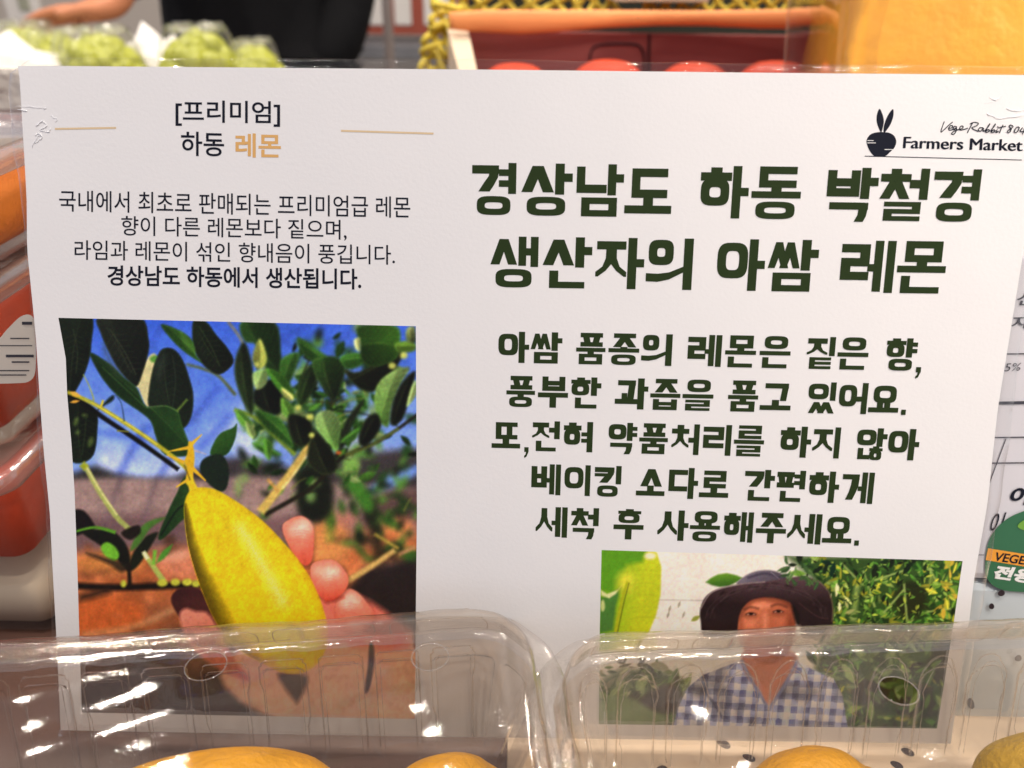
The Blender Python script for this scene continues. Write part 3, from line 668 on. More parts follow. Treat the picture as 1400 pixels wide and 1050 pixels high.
    # leaves on the right, darker and sharper
    D = (28, 34, 20); G = (48, 84, 30); G2 = (72, 118, 44); Pl = (126, 152, 96)
    Ls = [([(330, 440), (376, 441), (384, 480), (384, 510), (366, 508), (350, 472), (334, 466)], (42, 70, 30), (30, 46, 24)), ([(355, 463), (365, 488), (360, 503), (350, 503), (345, 488)], (168, 172, 86), (140, 146, 70)),
          ([(334, 468), (345, 500), (347, 540), (345, 566), (335, 556), (322, 520), (322, 490)], (32, 40, 26), (40, 56, 30)), ([(384, 492), (408, 482), (404, 505), (392, 530), (384, 522)], (62, 104, 40), (40, 70, 28)),
          ([(350, 530), (380, 518), (385, 560), (372, 567), (348, 552)], (22, 26, 20), None), ([(346, 510), (366, 505), (364, 525), (350, 532)], (116, 148, 86), (150, 168, 110)), ([(364, 504), (388, 513), (403, 540), (396, 546), (378, 530)], (70, 120, 40), (50, 90, 30)),
          ([(385, 530), (400, 540), (400, 548), (388, 542)], (186, 188, 110), None), ([(384, 545), (394, 548), (402, 560), (398, 572), (386, 565)], (100, 144, 56), (80, 120, 50)),
          ([(407, 461), (430, 475), (450, 491), (426, 494), (412, 480)], (56, 96, 36), (40, 70, 28)), ([(405, 540), (413, 512), (428, 498), (434, 518), (422, 545), (410, 556)], (28, 36, 22), (42, 64, 28)),
          ([(428, 492), (456, 487), (472, 500), (466, 530), (456, 549), (441, 530), (430, 512)], (52, 84, 34), (24, 30, 20)), ([(465, 488), (490, 482), (500, 495), (475, 505)], (58, 100, 38), None),
          ([(472, 505), (492, 508), (542, 478), (548, 492), (518, 530), (500, 535), (480, 522)], (24, 26, 18), (30, 34, 20)), ([(490, 446), (542, 446), (546, 475), (540, 492), (510, 502), (494, 492), (492, 470)], (56, 92, 30), (36, 58, 22)),
          ([(540, 470), (556, 466), (568, 470), (566, 480), (545, 482)], (90, 122, 44), None), ([(484, 465), (492, 462), (492, 480), (486, 476)], (188, 196, 130), None), ([(556, 450), (567, 447), (568, 468), (556, 466)], (150, 160, 100), (60, 70, 40)),
          ([(560, 503), (540, 506), (520, 520), (512, 540), (515, 570), (526, 583), (532, 580), (536, 555), (548, 525)], (128, 150, 92), (88, 128, 56)), ([(568, 508), (550, 522), (537, 550), (534, 580), (549, 575), (560, 545)], (22, 24, 18), None),
          ([(562, 530), (569, 520), (569, 540), (556, 556)], (150, 170, 110), None), ([(431, 570), (440, 562), (455, 562), (466, 580), (464, 606), (459, 616), (445, 602), (433, 587)], (138, 162, 104), (96, 136, 64)),
          ([(498, 547), (476, 570), (464, 605), (469, 613), (481, 582)], (24, 28, 20), None), ([(515, 565), (500, 573), (491, 596), (493, 609), (506, 605), (521, 582)], (22, 24, 18), None), ([(491, 584), (470, 598), (467, 606), (486, 600)], (66, 112, 42), None),
          ([(350, 561), (380, 570), (394, 590), (401, 613), (376, 596), (358, 580)], (60, 104, 40), (42, 74, 28)), ([(395, 567), (424, 575), (426, 600), (412, 612), (398, 600)], (22, 24, 18), (28, 34, 20)), ([(430, 590), (455, 617), (461, 640), (442, 650), (420, 630)], (30, 34, 22), None),
          ([(322, 560), (336, 566), (345, 580), (330, 582)], (84, 128, 48), None), ([(336, 575), (350, 590), (346, 600), (338, 592)], (130, 150, 90), None), ([(345, 605), (368, 612), (385, 622), (360, 620)], (58, 104, 38), None), ([(360, 600), (372, 606), (370, 628), (362, 622)], (76, 124, 44), None)]
    for P, c, c2 in Ls:
        xs = [q[0] for q in P]; ys = [q[1] for q in P]
        p.leafpoly(P, c, c2, 1.9)
    for x, y, q in ((408, 557, 4), (424, 570, 5), (352, 498, 3), (536, 500, 5), (552, 486, 5), (426, 595, 4)): p.ell(x, y, q, q * .9, (186, 192, 100), 2)
    p.ell(463, 619, 4, 2.4, (176, 92, 40), 1.5)
    p.blur(1, 1)
    # pointed pale leaf, then the dark leaves at left
    p.poly([(203, 488), (214, 488), (206, 530), (204, 556), (198, 552), (190, 532), (186, 524)], (196, 188, 142), 1.6, True); p.ell(212, 491, 7, 5, (92, 140, 60), 2)
    p.poly([(318, 585), (324, 580), (321, 602), (309, 622), (288, 622), (292, 606), (302, 592)], (58, 98, 40), 1.4, True, 1, col2=(40, 72, 30), axis=((300, 590), (316, 610)))
    p.poly([(258, 655), (257, 700), (244, 716), (222, 737), (217, 731), (234, 690), (243, 672), (250, 655)], (32, 58, 28), 1.5, True, 1, col2=(44, 70, 34), axis=((225, 700), (255, 700))); p.line([(220, 732), (240, 700), (252, 690)], 2, (20, 30, 20), 1.5)
    lv = [([(76, 430), (124, 430), (125, 470), (122, 492), (114, 515), (104, 534), (98, 546), (78, 545)], (32, 40, 28), (22, 26, 22)), ([(135, 434), (192, 434), (203, 462), (203, 482), (195, 510), (187, 528), (175, 520), (160, 502), (146, 476), (138, 456)], (38, 42, 34), (24, 28, 24)),
          ([(265, 438), (282, 440), (296, 458), (312, 477), (319, 496), (300, 512), (280, 501), (266, 480), (263, 460)], (30, 40, 26), (24, 28, 22)), ([(220, 444), (240, 449), (262, 464), (268, 485), (276, 496), (256, 484), (236, 466)], (56, 96, 34), (40, 70, 28)),
          ([(92, 542), (130, 560), (133, 592), (128, 622), (112, 633), (96, 628), (90, 590)], (24, 30, 22), (28, 36, 24)), ([(222, 477), (237, 477), (250, 492), (260, 520), (264.5, 541), (262, 568), (250, 586), (225, 582), (204, 557), (203.5, 535), (208, 508), (214, 490)], (28, 34, 28), (34, 44, 32)),
          ([(123, 482), (150, 497), (170, 516), (187, 530), (201, 556), (226, 554), (243, 561), (249, 580), (259, 607), (263, 622), (226, 622), (213, 597), (207, 578), (194, 565), (165, 545), (148, 528), (134, 508)], (42, 72, 34), (30, 50, 28))]
    for P, c, c2 in lv:
        xs = [q[0] for q in P]; ys = [q[1] for q in P]; p.leafpoly(P, c, c2, 1.4, .55)
    p.line([(140, 502), (170, 530), (200, 558)], 1.6, (70, 104, 52), 1.2, .6); p.line([(201, 557), (226, 555), (244, 563)], 1.4, (92, 122, 70), 1.2, .8); p.line([(242, 562), (256, 546)], 3, (96, 118, 52), 1.6); p.line([(146, 448), (162, 478), (178, 508)], 1.2, (58, 62, 52), 1.2, .5)
    for e in ((104, 576, 3, 6), (116, 568, 4, 2.5), (106, 591, 3, 3), (124, 604, 4, 7)): p.ell(*e, (96, 116, 60), 2.5, .3, .75)
    p.poly([(100, 700), (114, 698), (126, 712), (130, 724), (112, 730), (100, 730)], (28, 22, 22), 2)
    p.poly([(134, 560), (150, 543), (156, 541), (154, 548), (140, 556)], (26, 40, 30), 2)
    for P_, c_ in ((((150, 450), (170, 480), (186, 512)), (62, 68, 52)), (((236, 486), (240, 520), (236, 556)), (48, 58, 46)), (((272, 446), (290, 476), (300, 500)), (52, 64, 42)), (((100, 450), (106, 480), (104, 510)), (54, 62, 44)), (((118, 566), (116, 596), (112, 622)), (48, 60, 38)), (((296, 628), (294, 646), (298, 664)), (60, 76, 54))):
        p.line(P_, 1.5, c_, 1.3, .8)
        q0, q1 = np.array(P_[0], float), np.array(P_[2], float); n_ = np.array([-(q1 - q0)[1], (q1 - q0)[0]]); n_ /= np.hypot(*n_)
        for t_ in np.linspace(.12, .88, 7):
            b_ = q0 + (q1 - q0) * t_
            for sg in (1, -1): p.line([b_, b_ + n_ * 13 * sg + (q1 - q0) * .10], .9, c_, 1.2, .4)
    p.poly([(141, 470), (152, 492), (166, 510), (160, 512), (146, 492)], (74, 84, 70), 5, True, .5); p.poly([(214, 500), (222, 486), (228, 490), (218, 520)], (66, 78, 66), 5, True, .45); p.poly([(246, 452), (262, 468), (266, 482), (252, 470)], (92, 132, 58), 3, True, .6)
    # lower left sprig
    p.poly([(114, 728), (148, 724), (168, 738), (178, 760), (176, 780), (168, 774), (150, 754), (132, 742)], (26, 26, 20), 2); p.poly([(198, 735), (216, 728), (207, 745), (190, 772), (178, 780), (180, 760)], (30, 34, 22), 2); p.line([(102, 727), (130, 721), (158, 728)], (3, 5), (92, 142, 44), 1.4)
    p.poly([(178, 752), (192, 722), (208, 711), (226, 708), (206, 722), (190, 745)], (78, 116, 50), 2); p.poly([(138, 748), (146, 741), (158, 748), (163, 760), (156, 767), (144, 760)], (112, 170, 52), 1.8); p.line([(176, 770), (178, 805)], 5, (30, 24, 18), 2)
    p.poly([(165, 768), (178, 774), (166, 782), (150, 772), (118, 756)], (40, 34, 26), 3, True, .8)
    p.line([(116, 636), (136, 672), (158, 705), (178, 724)], (7, 7), (160, 166, 96), 1.6); p.line([(118, 638), (138, 672), (160, 704)], 2.4, (200, 198, 136), 1.4); p.line([(112, 634), (118, 640)], 9, (150, 156, 40), 2); p.poly([(166, 728), (188, 718), (192, 728), (178, 738)], (34, 28, 22), 2)
    p.line([(104, 801), (150, 803), (200, 802), (250, 800), (292, 800)], 9, (30, 22, 18), 3); p.line([(108, 818), (150, 806)], 10, (46, 34, 26), 5, .8)
    p.line([(197, 756), (208, 772), (224, 795)], (6, 8), (160, 170, 90), 1.6); p.line([(196, 754), (202, 764)], 5, (216, 212, 170), 1.5); p.line([(210, 772), (212, 752)], 5, (112, 160, 60), 1.6); p.leaf((214, 770), (236, 744), 8, (82, 136, 52), 1.8)
    for x, y, w in ((222, 797, 9), (240, 796, 8), (256, 796, 9), (268, 798, 7), (169, 798, 5)): p.ell(x, y, w * .8, 5, (182, 182, 66), 2)
    # thorny twig
    p.line([(94, 540), (116, 552), (140, 570), (170, 590), (208, 616), (244, 642)], (7, 6), (20, 20, 18), 1.5); p.line([(92, 536), (114, 545), (137, 557), (175, 581), (212, 606), (246, 632), (258, 644)], (5, 6), (166, 160, 44), 1.3); p.line([(120, 547), (150, 565), (180, 583), (215, 608)], (1.6, 1.6), (212, 206, 92), 1.0, .8)
    p.line([(116, 545), (128, 548), (122, 528), (114, 512)], (2.5, 1), (150, 160, 80), 1.2); p.leaf((96, 536), (110, 542), 6, (226, 176, 70), 1.2); p.leaf((96, 550), (109, 548), 4, (214, 160, 60), 1.2); p.line([(138, 556), (141, 547)], 3, (200, 184, 60), 1)
    p.line([(160, 589), (176, 590)], 2, (120, 120, 50), 1); p.line([(170, 576), (166, 552), (158, 540)], (2, 1), (40, 60, 70), 1.4, .7)
    p.poly([(258, 604), (263, 606), (266, 622), (265, 640), (262, 662), (254, 660), (256, 640), (252, 632), (256, 620)], (206, 168, 26), 1.2)
    for a, b in (((258, 612), (231, 617)), ((262, 607), (276, 594)), ((263, 640), (281, 657)), ((258, 655), (241, 666)), ((252, 632), (228, 622))): p.line([a, b], (5, 1.2), (214, 172, 40), 1.0)
    p.line([(266, 616), (282, 621)], (3, 1), (190, 170, 150), 1.2, .7); p.poly([(276, 630), (290, 622), (305, 623), (313, 642), (310, 666), (300, 672), (284, 660), (274, 644)], (30, 42, 32), 1.6); p.line([(263, 640), (281, 657)], (5, 1.2), (214, 172, 40), 1.0)
    p.line([(259, 650), (262, 662), (267, 674)], (7, 13), (214, 184, 32), 1.5); p.line([(252, 636), (260, 656)], 2, (80, 60, 20), 1.2, .6)
    # hand behind the lemon
    skin = (226, 150, 124); red = (214, 96, 72)
    p.poly([(385, 985), (300, 925), (365, 860), (440, 828), (520, 848), (560, 858), (568, 880), (568, 985)], (206, 150, 124), 5, True, 1, col2=(214, 170, 140), axis=((450, 840), (460, 980)))
    p.poly([(440, 815), (480, 810), (540, 846), (560, 878), (520, 890), (450, 868)], (222, 120, 100), 6)
    def finger(P, hi, r, c0=(232, 162, 138), c1=(206, 92, 66)):
        P = np.array(P, float); cc = P.mean(0)
        p.poly(cc + (P - cc) * 1.05 + np.array([1.5, 2]), (70, 36, 28), 3.5, True, .4)
        p.poly(P, (214, 128, 106), 1.3, True, 1, col2=c1, axis=((hi[0], hi[1] - 6), (hi[0] + 4, hi[1] + r)))
        p.poly(cc + (P - cc) * .80 + (np.array(hi) - cc) * .10, c0, 7, True, .95, col2=(214, 100, 76), axis=((hi[0], hi[1] - 4), (hi[0] + 3, hi[1] + r * .8)))
        p.ell(hi[0], hi[1], r * .24, r * .16, (244, 200, 182), 7, -.4, .75)
        for q in range(5): p.line([(hi[0] - r * .2, hi[1] + 4 + q * 4), (hi[0], hi[1] + 2.5 + q * 4), (hi[0] + r * .2, hi[1] + 5 + q * 4)], .9, (176, 84, 66), 1.2, .22)
    finger([(458, 842), (462, 818), (474, 806), (486, 808), (500, 822), (512, 842), (500, 862), (470, 862)], (478, 822), 46)
    finger([(386, 722), (396, 710), (412, 705.5), (424, 714), (429, 730), (428, 755), (424, 770), (414, 772), (398, 752)], (412, 722), 52)
    finger([(425, 774), (438, 766.5), (456, 766), (470, 778), (476.5, 795), (468, 812), (452, 821), (440, 818), (428, 800)], (452, 784), 36)
    p.line([(444, 822), (470, 816)], 4, (170, 60, 44), 3, .6)
    p.poly([(234, 822), (240, 808), (256, 803), (274, 806), (288, 828), (296, 848), (300, 885), (270, 880), (248, 848)], (62, 34, 36), 1.6, True, 1, col2=(86, 48, 44), axis=((240, 805), (280, 850)))
    p.poly([(246, 846), (252, 832), (268, 836), (288, 842), (320, 900), (340, 930), (300, 915), (262, 885)], (214, 140, 118), 3, True, 1, col2=(176, 104, 84), axis=((250, 838), (290, 890)))
    p.poly([(505, 880), (511, 884), (511, 912), (504, 944), (498, 944), (503, 912)], (78, 56, 52), 1.8); p.poly([(380, 922), (420, 926), (408, 958), (402, 958)], (84, 60, 34), 4)
    # the lemon
    lem = [(259, 672), (270, 667), (285, 667), (302, 673), (330, 690), (360, 713), (388, 742), (409, 767), (425, 792), (436, 816), (444, 840), (448, 864), (445, 888), (433, 908), (412, 920), (388, 920), (362, 908), (334, 893), (310, 872), (293, 846), (282, 822), (268, 785), (257, 745), (252, 705), (253, 685)]
    p.poly(lem, (212, 190, 10), 1.3, True, 1, col2=(224, 186, 12), axis=((270, 680), (420, 880)))
    P = catmull(lem, 4); sl, X2, Y2, d = p.sdf(P, 3); ins = np.clip(d, 0, 1)
    P2 = np.array([(252, 690), (258, 745), (270, 790), (284, 830), (300, 868), (330, 912)])       # shaded flank
    dl = np.full(X2.shape, 1e9)
    for (ax, ay), (bx, by) in zip(P2[:-1], P2[1:]):
        tt = np.clip(((X2 - ax) * (bx - ax) + (Y2 - ay) * (by - ay)) / ((bx - ax) ** 2 + (by - ay) ** 2), 0, 1); dl = np.minimum(dl, np.hypot(X2 - ax - tt * (bx - ax), Y2 - ay - tt * (by - ay)))
    wv = np.interp(Y2, [680, 730, 800, 850, 900], [3, 12, 24, 30, 34]); sh = np.clip(1 - dl / wv, 0, 1) ** .8 * ins * .88; p.put(sl, sh, (58, 50, 10))
    hl = np.array([(328, 722), (344, 746), (360, 775), (374, 800), (386, 822)]); dl = np.full(X2.shape, 1e9)
    for (ax, ay), (bx, by) in zip(hl[:-1], hl[1:]):
        tt = np.clip(((X2 - ax) * (bx - ax) + (Y2 - ay) * (by - ay)) / ((bx - ax) ** 2 + (by - ay) ** 2), 0, 1); dl = np.minimum(dl, np.hypot(X2 - ax - tt * (bx - ax), Y2 - ay - tt * (by - ay)))
    g = r.random(X2.shape); p.put(sl, np.clip(1 - dl / 21, 0, 1) ** 1.4 * (.40 + .60 * g) * ins * .85, (240, 228, 150))
    hh, ww = X2.shape
    pat = (noise2(hh, ww, 30, 31) - .5) * 5 + (noise2(hh, ww, 10, 32) - .5) * 4 + (noise2(hh, ww, 2.2, 33) - .5) * 8
    p.A[sl] += (pat * ins)[..., None] * np.array([1, .92, .35]) + ((r.random(X2.shape) - .5) * 8 * ins)[..., None] * np.array([1, .95, .4])
    pores = (noise2(hh, ww, 2.0, 34) > .80) * ins * .05; p.put(sl, pores, (120, 98, 8))
    edge = np.clip(1 - d / 10, 0, 1) * ins * .28; p.put(sl, edge, (150, 118, 8))
    p.A *= 1 + ((noise2(p.H, p.W, 3, 41) - .5) * .10 + (noise2(p.H, p.W, 9, 42) - .5) * .10)[..., None]; p.A += r.normal(0, 3.0, p.A.shape)
    return p.mesh('lemon_photo', .00003, 1.58, 'printed photo of a yellow lemon held in fingers under dark leaves and blue sky')
lemon_photo()

# ---------- photo of a grower in a hat
def grower_photo():
    p = Pic([(822.5, 752), (820, 860), (818.5, 991)], [(1316, 767), (1304, 850), (1281, 996)], ((822.5, 752), (1316, 767)), ((818.5, 990), (1281, 996)), 1.2)
    X, Y = p.X, p.Y; r = np.random.default_rng(9)
    p.A[:] = (222, 212, 200); p.A += (noise2(p.H, p.W, 30, 3)[..., None] - .5) * 8
    p.line([(900, 820), (965, 821)], 1.4, (170, 165, 155), 1, .8, False)
    # foliage
    def bush(n, fx, fy, cols, s0, s1, soft=1.2, ok=None):
        for _ in range(n):
            x, y = fx(), fy()
            if ok and not ok(x, y): continue
            c = np.array(cols[r.integers(len(cols))], float) * r.uniform(.8, 1.2); an = r.uniform(0, 6.28); L = r.uniform(s0, s1)
            p.leaf((x, y), (x + L * math.cos(an), y + L * math.sin(an)), L * r.uniform(.22, .45), c, soft, r.uniform(-.15, .15), vein=(c * 1.35 if r.random() < .35 else None))
    gr = [(46, 84, 34), (78, 120, 46), (112, 148, 62), (26, 36, 20), (140, 160, 84), (36, 60, 28), (150, 150, 50)]
    p.poly([(1075, 760), (1330, 760), (1330, 1000), (1080, 1000), (1110, 930), (1132, 860), (1120, 800)], (58, 84, 40), 6, False)
    bush(330, lambda: r.uniform(1085, 1315), lambda: r.uniform(764, 1000), gr, 8, 28, 1.4, lambda x, y: x > 1115 or y < 800); bush(700, lambda: r.uniform(1085, 1315), lambda: r.uniform(764, 1000), gr, 5, 14, 1.0, lambda x, y: x > 1115 or y < 800)
    p.ell(1245, 820, 24, 26, (44, 50, 26), 5); p.ell(1200, 945, 36, 22, (42, 44, 28), 6); p.ell(1255, 960, 30, 24, (54, 56, 44), 6); p.ell(1290, 905, 20, 26, (40, 50, 26), 6)
    bush(90, lambda: r.uniform(1140, 1280), lambda: r.uniform(860, 985), [(84, 112, 52), (52, 80, 40), (120, 140, 90)], 10, 34)
    for a, b in (((1180, 780), (1196, 830)), ((1176, 800), (1236, 780)), ((1236, 798), (1240, 850)), ((1170, 790), (1150, 770)), ((1270, 776), (1284, 802)), ((1208, 838), (1236, 806)), ((1256, 838), (1300, 832))): p.line([a, b], 3, (150, 168, 96), 1.2, .9, False)
    p.line([(1172, 800), (1166, 850)], 8, (140, 158, 90), 2.5, .8, False)
    bush(28, lambda: r.uniform(1275, 1312), lambda: r.uniform(770, 845), [(168, 164, 58), (98, 128, 50), (184, 160, 60)], 8, 22)
    bush(14, lambda: r.uniform(1120, 1180), lambda: r.uniform(800, 850), [(206, 200, 150), (188, 190, 120)], 8, 18); bush(260, lambda: r.uniform(1120, 1312), lambda: r.uniform(768, 865), [(92, 128, 52), (66, 102, 40), (128, 150, 72), (150, 158, 64), (34, 54, 26)], 4, 11, .9); bush(12, lambda: r.uniform(1120, 1320), lambda: r.uniform(762, 775), [(16, 50, 34), (24, 40, 24)], 10, 26)
    # lower left plants
    p.poly([(815, 935), (850, 915), (900, 918), (940, 930), (940, 1000), (815, 1000)], (64, 84, 46), 5, False); bush(90, lambda: r.uniform(822, 935), lambda: r.uniform(912, 990), [(58, 84, 44), (92, 116, 66), (52, 54, 40), (120, 136, 90), (150, 150, 120)], 10, 30)
    p.poly([(870, 960), (920, 935), (930, 970), (890, 975)], (58, 50, 44), 4); p.poly([(820, 960), (850, 950), (890, 970), (910, 990), (820, 992)], (120, 138, 96), 4)
    bush(10, lambda: r.uniform(845, 885), lambda: r.uniform(900, 920), [(112, 100, 70), (90, 84, 58)], 8, 18)
    # big leaf at left
    p.poly([(815, 745), (886, 748), (898, 756), (904, 775), (903, 812), (897, 840), (888, 862), (872, 884), (815, 890)], (118, 160, 34), 1.6, False, 1, col2=(186, 192, 34), axis=((826, 790), (880, 800)))
    p.poly([(822, 750), (884, 752), (878, 768), (856, 772), (850, 790), (836, 812), (822, 806)], (98, 150, 34), 4, False); p.poly([(820, 818), (834, 814), (850, 800), (842, 830), (838, 862), (820, 866)], (84, 128, 60), 2.5, False)
    p.poly([(821, 806), (830, 812), (845, 806), (850, 800), (842, 812), (833, 818), (822, 814)], (206, 206, 150), 1.3, False); p.ell(856, 796, 12, 14, (206, 202, 60), 8)
    p.line([(858, 795), (850, 822), (841, 868)], (3, 4), (168, 170, 30), 1.2); p.line([(860, 797), (853, 824), (844, 866)], 1.4, (96, 100, 20), 1, .8)
    for yy in (782, 800, 816, 832, 846): p.line([(860, yy), (882, yy - 3), (900, yy - 1)], 1.2, (160, 172, 30), 1.5, .35)
    p.ell(889, 760, 8, 5, (226, 214, 180), 2.5); p.ell(824, 828, 3, 8, (190, 196, 130), 1.5)
    for x, y in ((917, 828), (930, 822), (936, 836), (915, 836)): p.leaf((x, y), (x - 3, y + 9), 3, (150, 140, 120), 1, alpha=.8)
    p.leaf((945, 849), (957, 842), 6, (146, 150, 70), 1.2)
    # shirt and neck
    sh = [(918, 1000), (928, 965), (940, 940), (962, 922), (1000, 908), (1018, 900), (1050, 965), (1085, 902), (1110, 915), (1140, 928), (1152, 950), (1160, 1000)]
    P = np.array(sh, float); sl, X2, Y2, d = p.sdf(P, 3); m = np.clip(d * .6 + .5, 0, 1)
    u = (X2 + (Y2 - 900) * .12) / 9.0; v = (Y2 - (X2 - 1040) * .06) / 9.0; ca = (np.floor(u) % 2), (np.floor(v) % 2)
    base = np.where((ca[0] * ca[1])[..., None] > 0, np.array([72, 82, 128.]), np.where((ca[0] + ca[1])[..., None] > 0, np.array([140, 148, 180.]), np.array([206, 206, 214.])))
    p.A[sl] = p.A[sl] * (1 - m[..., None]) + base * m[..., None]
    fold = ((noise2(X2.shape[0], X2.shape[1], 22, 61) - .5) * .7 + (noise2(X2.shape[0], X2.shape[1], 9, 62) - .5) * .3)[..., None] * m[..., None]; p.A[sl] *= 1 + fold
    p.poly([(962, 945), (976, 960), (990, 985), (980, 970)], (40, 50, 90), 2); p.poly([(1018, 890), (1082, 890), (1088, 915), (1068, 940), (1052, 968), (1038, 944), (1020, 922)], (176, 110, 84), 2.5, True, 1, col2=(196, 132, 104), axis=((1040, 900), (1050, 960)))
    p.line([(1014, 903), (1030, 935), (1050, 968)], 4, (120, 130, 170), 1.6); p.line([(1090, 903), (1072, 938), (1052, 968)], 4, (120, 130, 170), 1.6)
    # face
    p.poly([(1006, 850), (1010, 830), (1022, 816), (1046, 810), (1070, 814), (1084, 828), (1088, 852), (1083, 880), (1069, 901), (1050, 908), (1030, 901), (1013, 880)], (196, 118, 84), 1.8, True, 1, col2=(150, 82, 56), axis=((1036, 830), (1090, 880)))
    p.poly([(1006, 850), (1010, 828), (1024, 815), (1046, 810), (1070, 813), (1086, 828), (1084, 834), (1066, 823), (1046, 820), (1026, 825), (1014, 840)], (112, 60, 42), 4, True, .8)
    for x, y, a, b, c, al in ((1042, 828, 13, 4, (222, 150, 118), .7), (1027, 852, 9, 7, (216, 140, 108), .7), (1066, 850, 9, 7, (204, 124, 92), .6), (1046, 850, 4, 13, (222, 148, 116), .7), (1046, 864, 6, 4, (226, 156, 126), .7), (1081, 858, 5, 22, (118, 62, 42), .6), (1013, 862, 4, 18, (138, 74, 52), .5), (1048, 872, 11, 2.5, (116, 60, 44), .6), (1026, 842, 9, 3.4, (146, 84, 60), .6), (1064, 839, 9, 3.4, (138, 78, 56), .6), (1047, 894, 12, 5, (206, 130, 100), .5)): p.ell(x, y, a, b, c, max(2.5, min(a, b) * .9), 0, al)
    p.line([(1035, 884), (1042, 882.5), (1047, 883.5), (1053, 882), (1062, 884)], 2.2, (124, 54, 46), 1.6, .9); p.line([(1038, 888), (1048, 890), (1058, 888)], 2.5, (190, 104, 88), 2.5, .7); p.line([(1034, 868), (1028, 878)], 1.4, (130, 74, 54), 2, .6); p.line([(1060, 867), (1066, 877)], 1.4, (120, 66, 48), 2, .6)
    p.line([(1017, 834), (1026, 830), (1037, 832)], 2.0, (74, 44, 34), 2.0, .65); p.line([(1054, 829), (1064, 826), (1076, 830)], 2.0, (74, 44, 34), 2.0, .65)
    for ex, ey, tl in ((1026.5, 839.5, .03), (1064, 836, -.03)):
        p.line([(ex - 7, ey + .8), (ex - 2, ey - 1.4), (ex + 3, ey - 1.2), (ex + 7, ey + .8)], 1.7, (52, 28, 22), 1.2, .9); p.ell(ex + .3, ey, 2.6, 1.6, (30, 18, 16), 1.2); p.line([(ex - 6, ey + 1.6), (ex, ey + 2.4), (ex + 6, ey + 1.4)], 1.0, (128, 76, 58), 1.3, .7); p.ell(ex - 4, ey + .3, 1.4, .9, (200, 170, 156), 1, 0, .6); p.ell(ex + 4.4, ey + .2, 1.3, .9, (190, 160, 146), 1, 0, .6)
        for q in range(3): p.line([(ex + (8 if ex > 1046 else -8), ey + q * 1.6 - 1), (ex + (13 if ex > 1046 else -13), ey + q * 2.6 - 2)], .8, (120, 66, 48), 1.2, .4)
    p.line([(1028, 822), (1046, 819.5), (1066, 822)], .9, (150, 90, 64), 1.4, .5)
    p.ell(1094, 846, 4, 8, (160, 92, 68), 1.8); p.poly([(1082, 818), (1098, 812), (1096, 850), (1088, 852)], (28, 20, 20), 2.5)
    # hat: crown, brim
    p.leaf((965, 796), (1015, 790), 18, (108, 150, 46), 1.5, 0, col2=(60, 100, 34))
    p.poly([(1008, 800), (1018, 788), (1032, 781.5), (1050, 779.5), (1066, 783), (1078, 792), (1084, 804), (1046, 810)], (116, 108, 118), 1.4, True, 1, col2=(82, 72, 82), axis=((1030, 780), (1060, 806))); p.line([(1022, 790), (1046, 784), (1066, 790)], 2.4, (64, 54, 72), 1.6, .8); p.line([(1054, 782), (1066, 792)], 1, (150, 140, 150), 1, .7)
    brim = [(958, 850), (957, 836), (962, 820), (972, 810), (990, 803), (1015, 798), (1045, 795), (1070, 791), (1096, 788), (1118, 794), (1132, 808), (1138, 828), (1138, 856), (1132, 872), (1102, 872), (1096, 868), (1094, 852), (1092, 838), (1083, 826), (1068, 819), (1047, 816.5), (1028, 820), (1016, 830), (1010, 844), (1008, 866), (1006, 870), (984, 872), (962, 870)]
    p.poly(brim, (92, 70, 74), 1.4, True, 1, col2=(46, 31, 33), axis=((1050, 792), (1050, 826))); p.line([(958, 832), (974, 809), (1010, 799), (1046, 795.5)], 1.8, (150, 134, 130), 1, .9); p.line([(1118, 794), (1133, 809), (1138.5, 830), (1137, 850)], 1.5, (120, 96, 84), 1, .8); p.line([(1092, 824), (1116, 842), (1132, 846)], 1.2, (96, 66, 66), 1, .7)
    for _ in range(70):
        a_1 = r.uniform(math.pi * 1.02, math.pi * 1.98); q = r.uniform(.80, 1.0); x, y = 1048 + 88 * q * math.cos(a_1), 846 + 50 * q * math.sin(a_1)
        p.ell(x, y, r.uniform(1, 5), r.uniform(.6, 1.6), (92, 72, 76) if r.random() < .5 else (26, 16, 18), 1.6, a_1 + 1.57, .4)
    for q in (.86, .93): p.line([(1048 + 90 * q * math.cos(t_), 848 + 52 * q * math.sin(t_)) for t_ in np.linspace(math.pi * 1.02, math.pi * 1.98, 14)], .8, (92, 74, 76), 1, .5)
    bush(26, lambda: r.uniform(1074, 1120), lambda: r.uniform(768, 796), [(52, 78, 46), (86, 112, 66), (60, 84, 50)], 8, 17)
    p.A *= 1 + ((noise2(p.H, p.W, 3, 51) - .5) * .06 + (noise2(p.H, p.W, 14, 52) - .5) * .05)[..., None]; p.A += r.normal(0, 3., p.A.shape)
    return p.mesh('grower_photo', .00003, 1.40, 'printed photo of a person in a dark brimmed hat and blue checked shirt among green plants')
grower_photo()

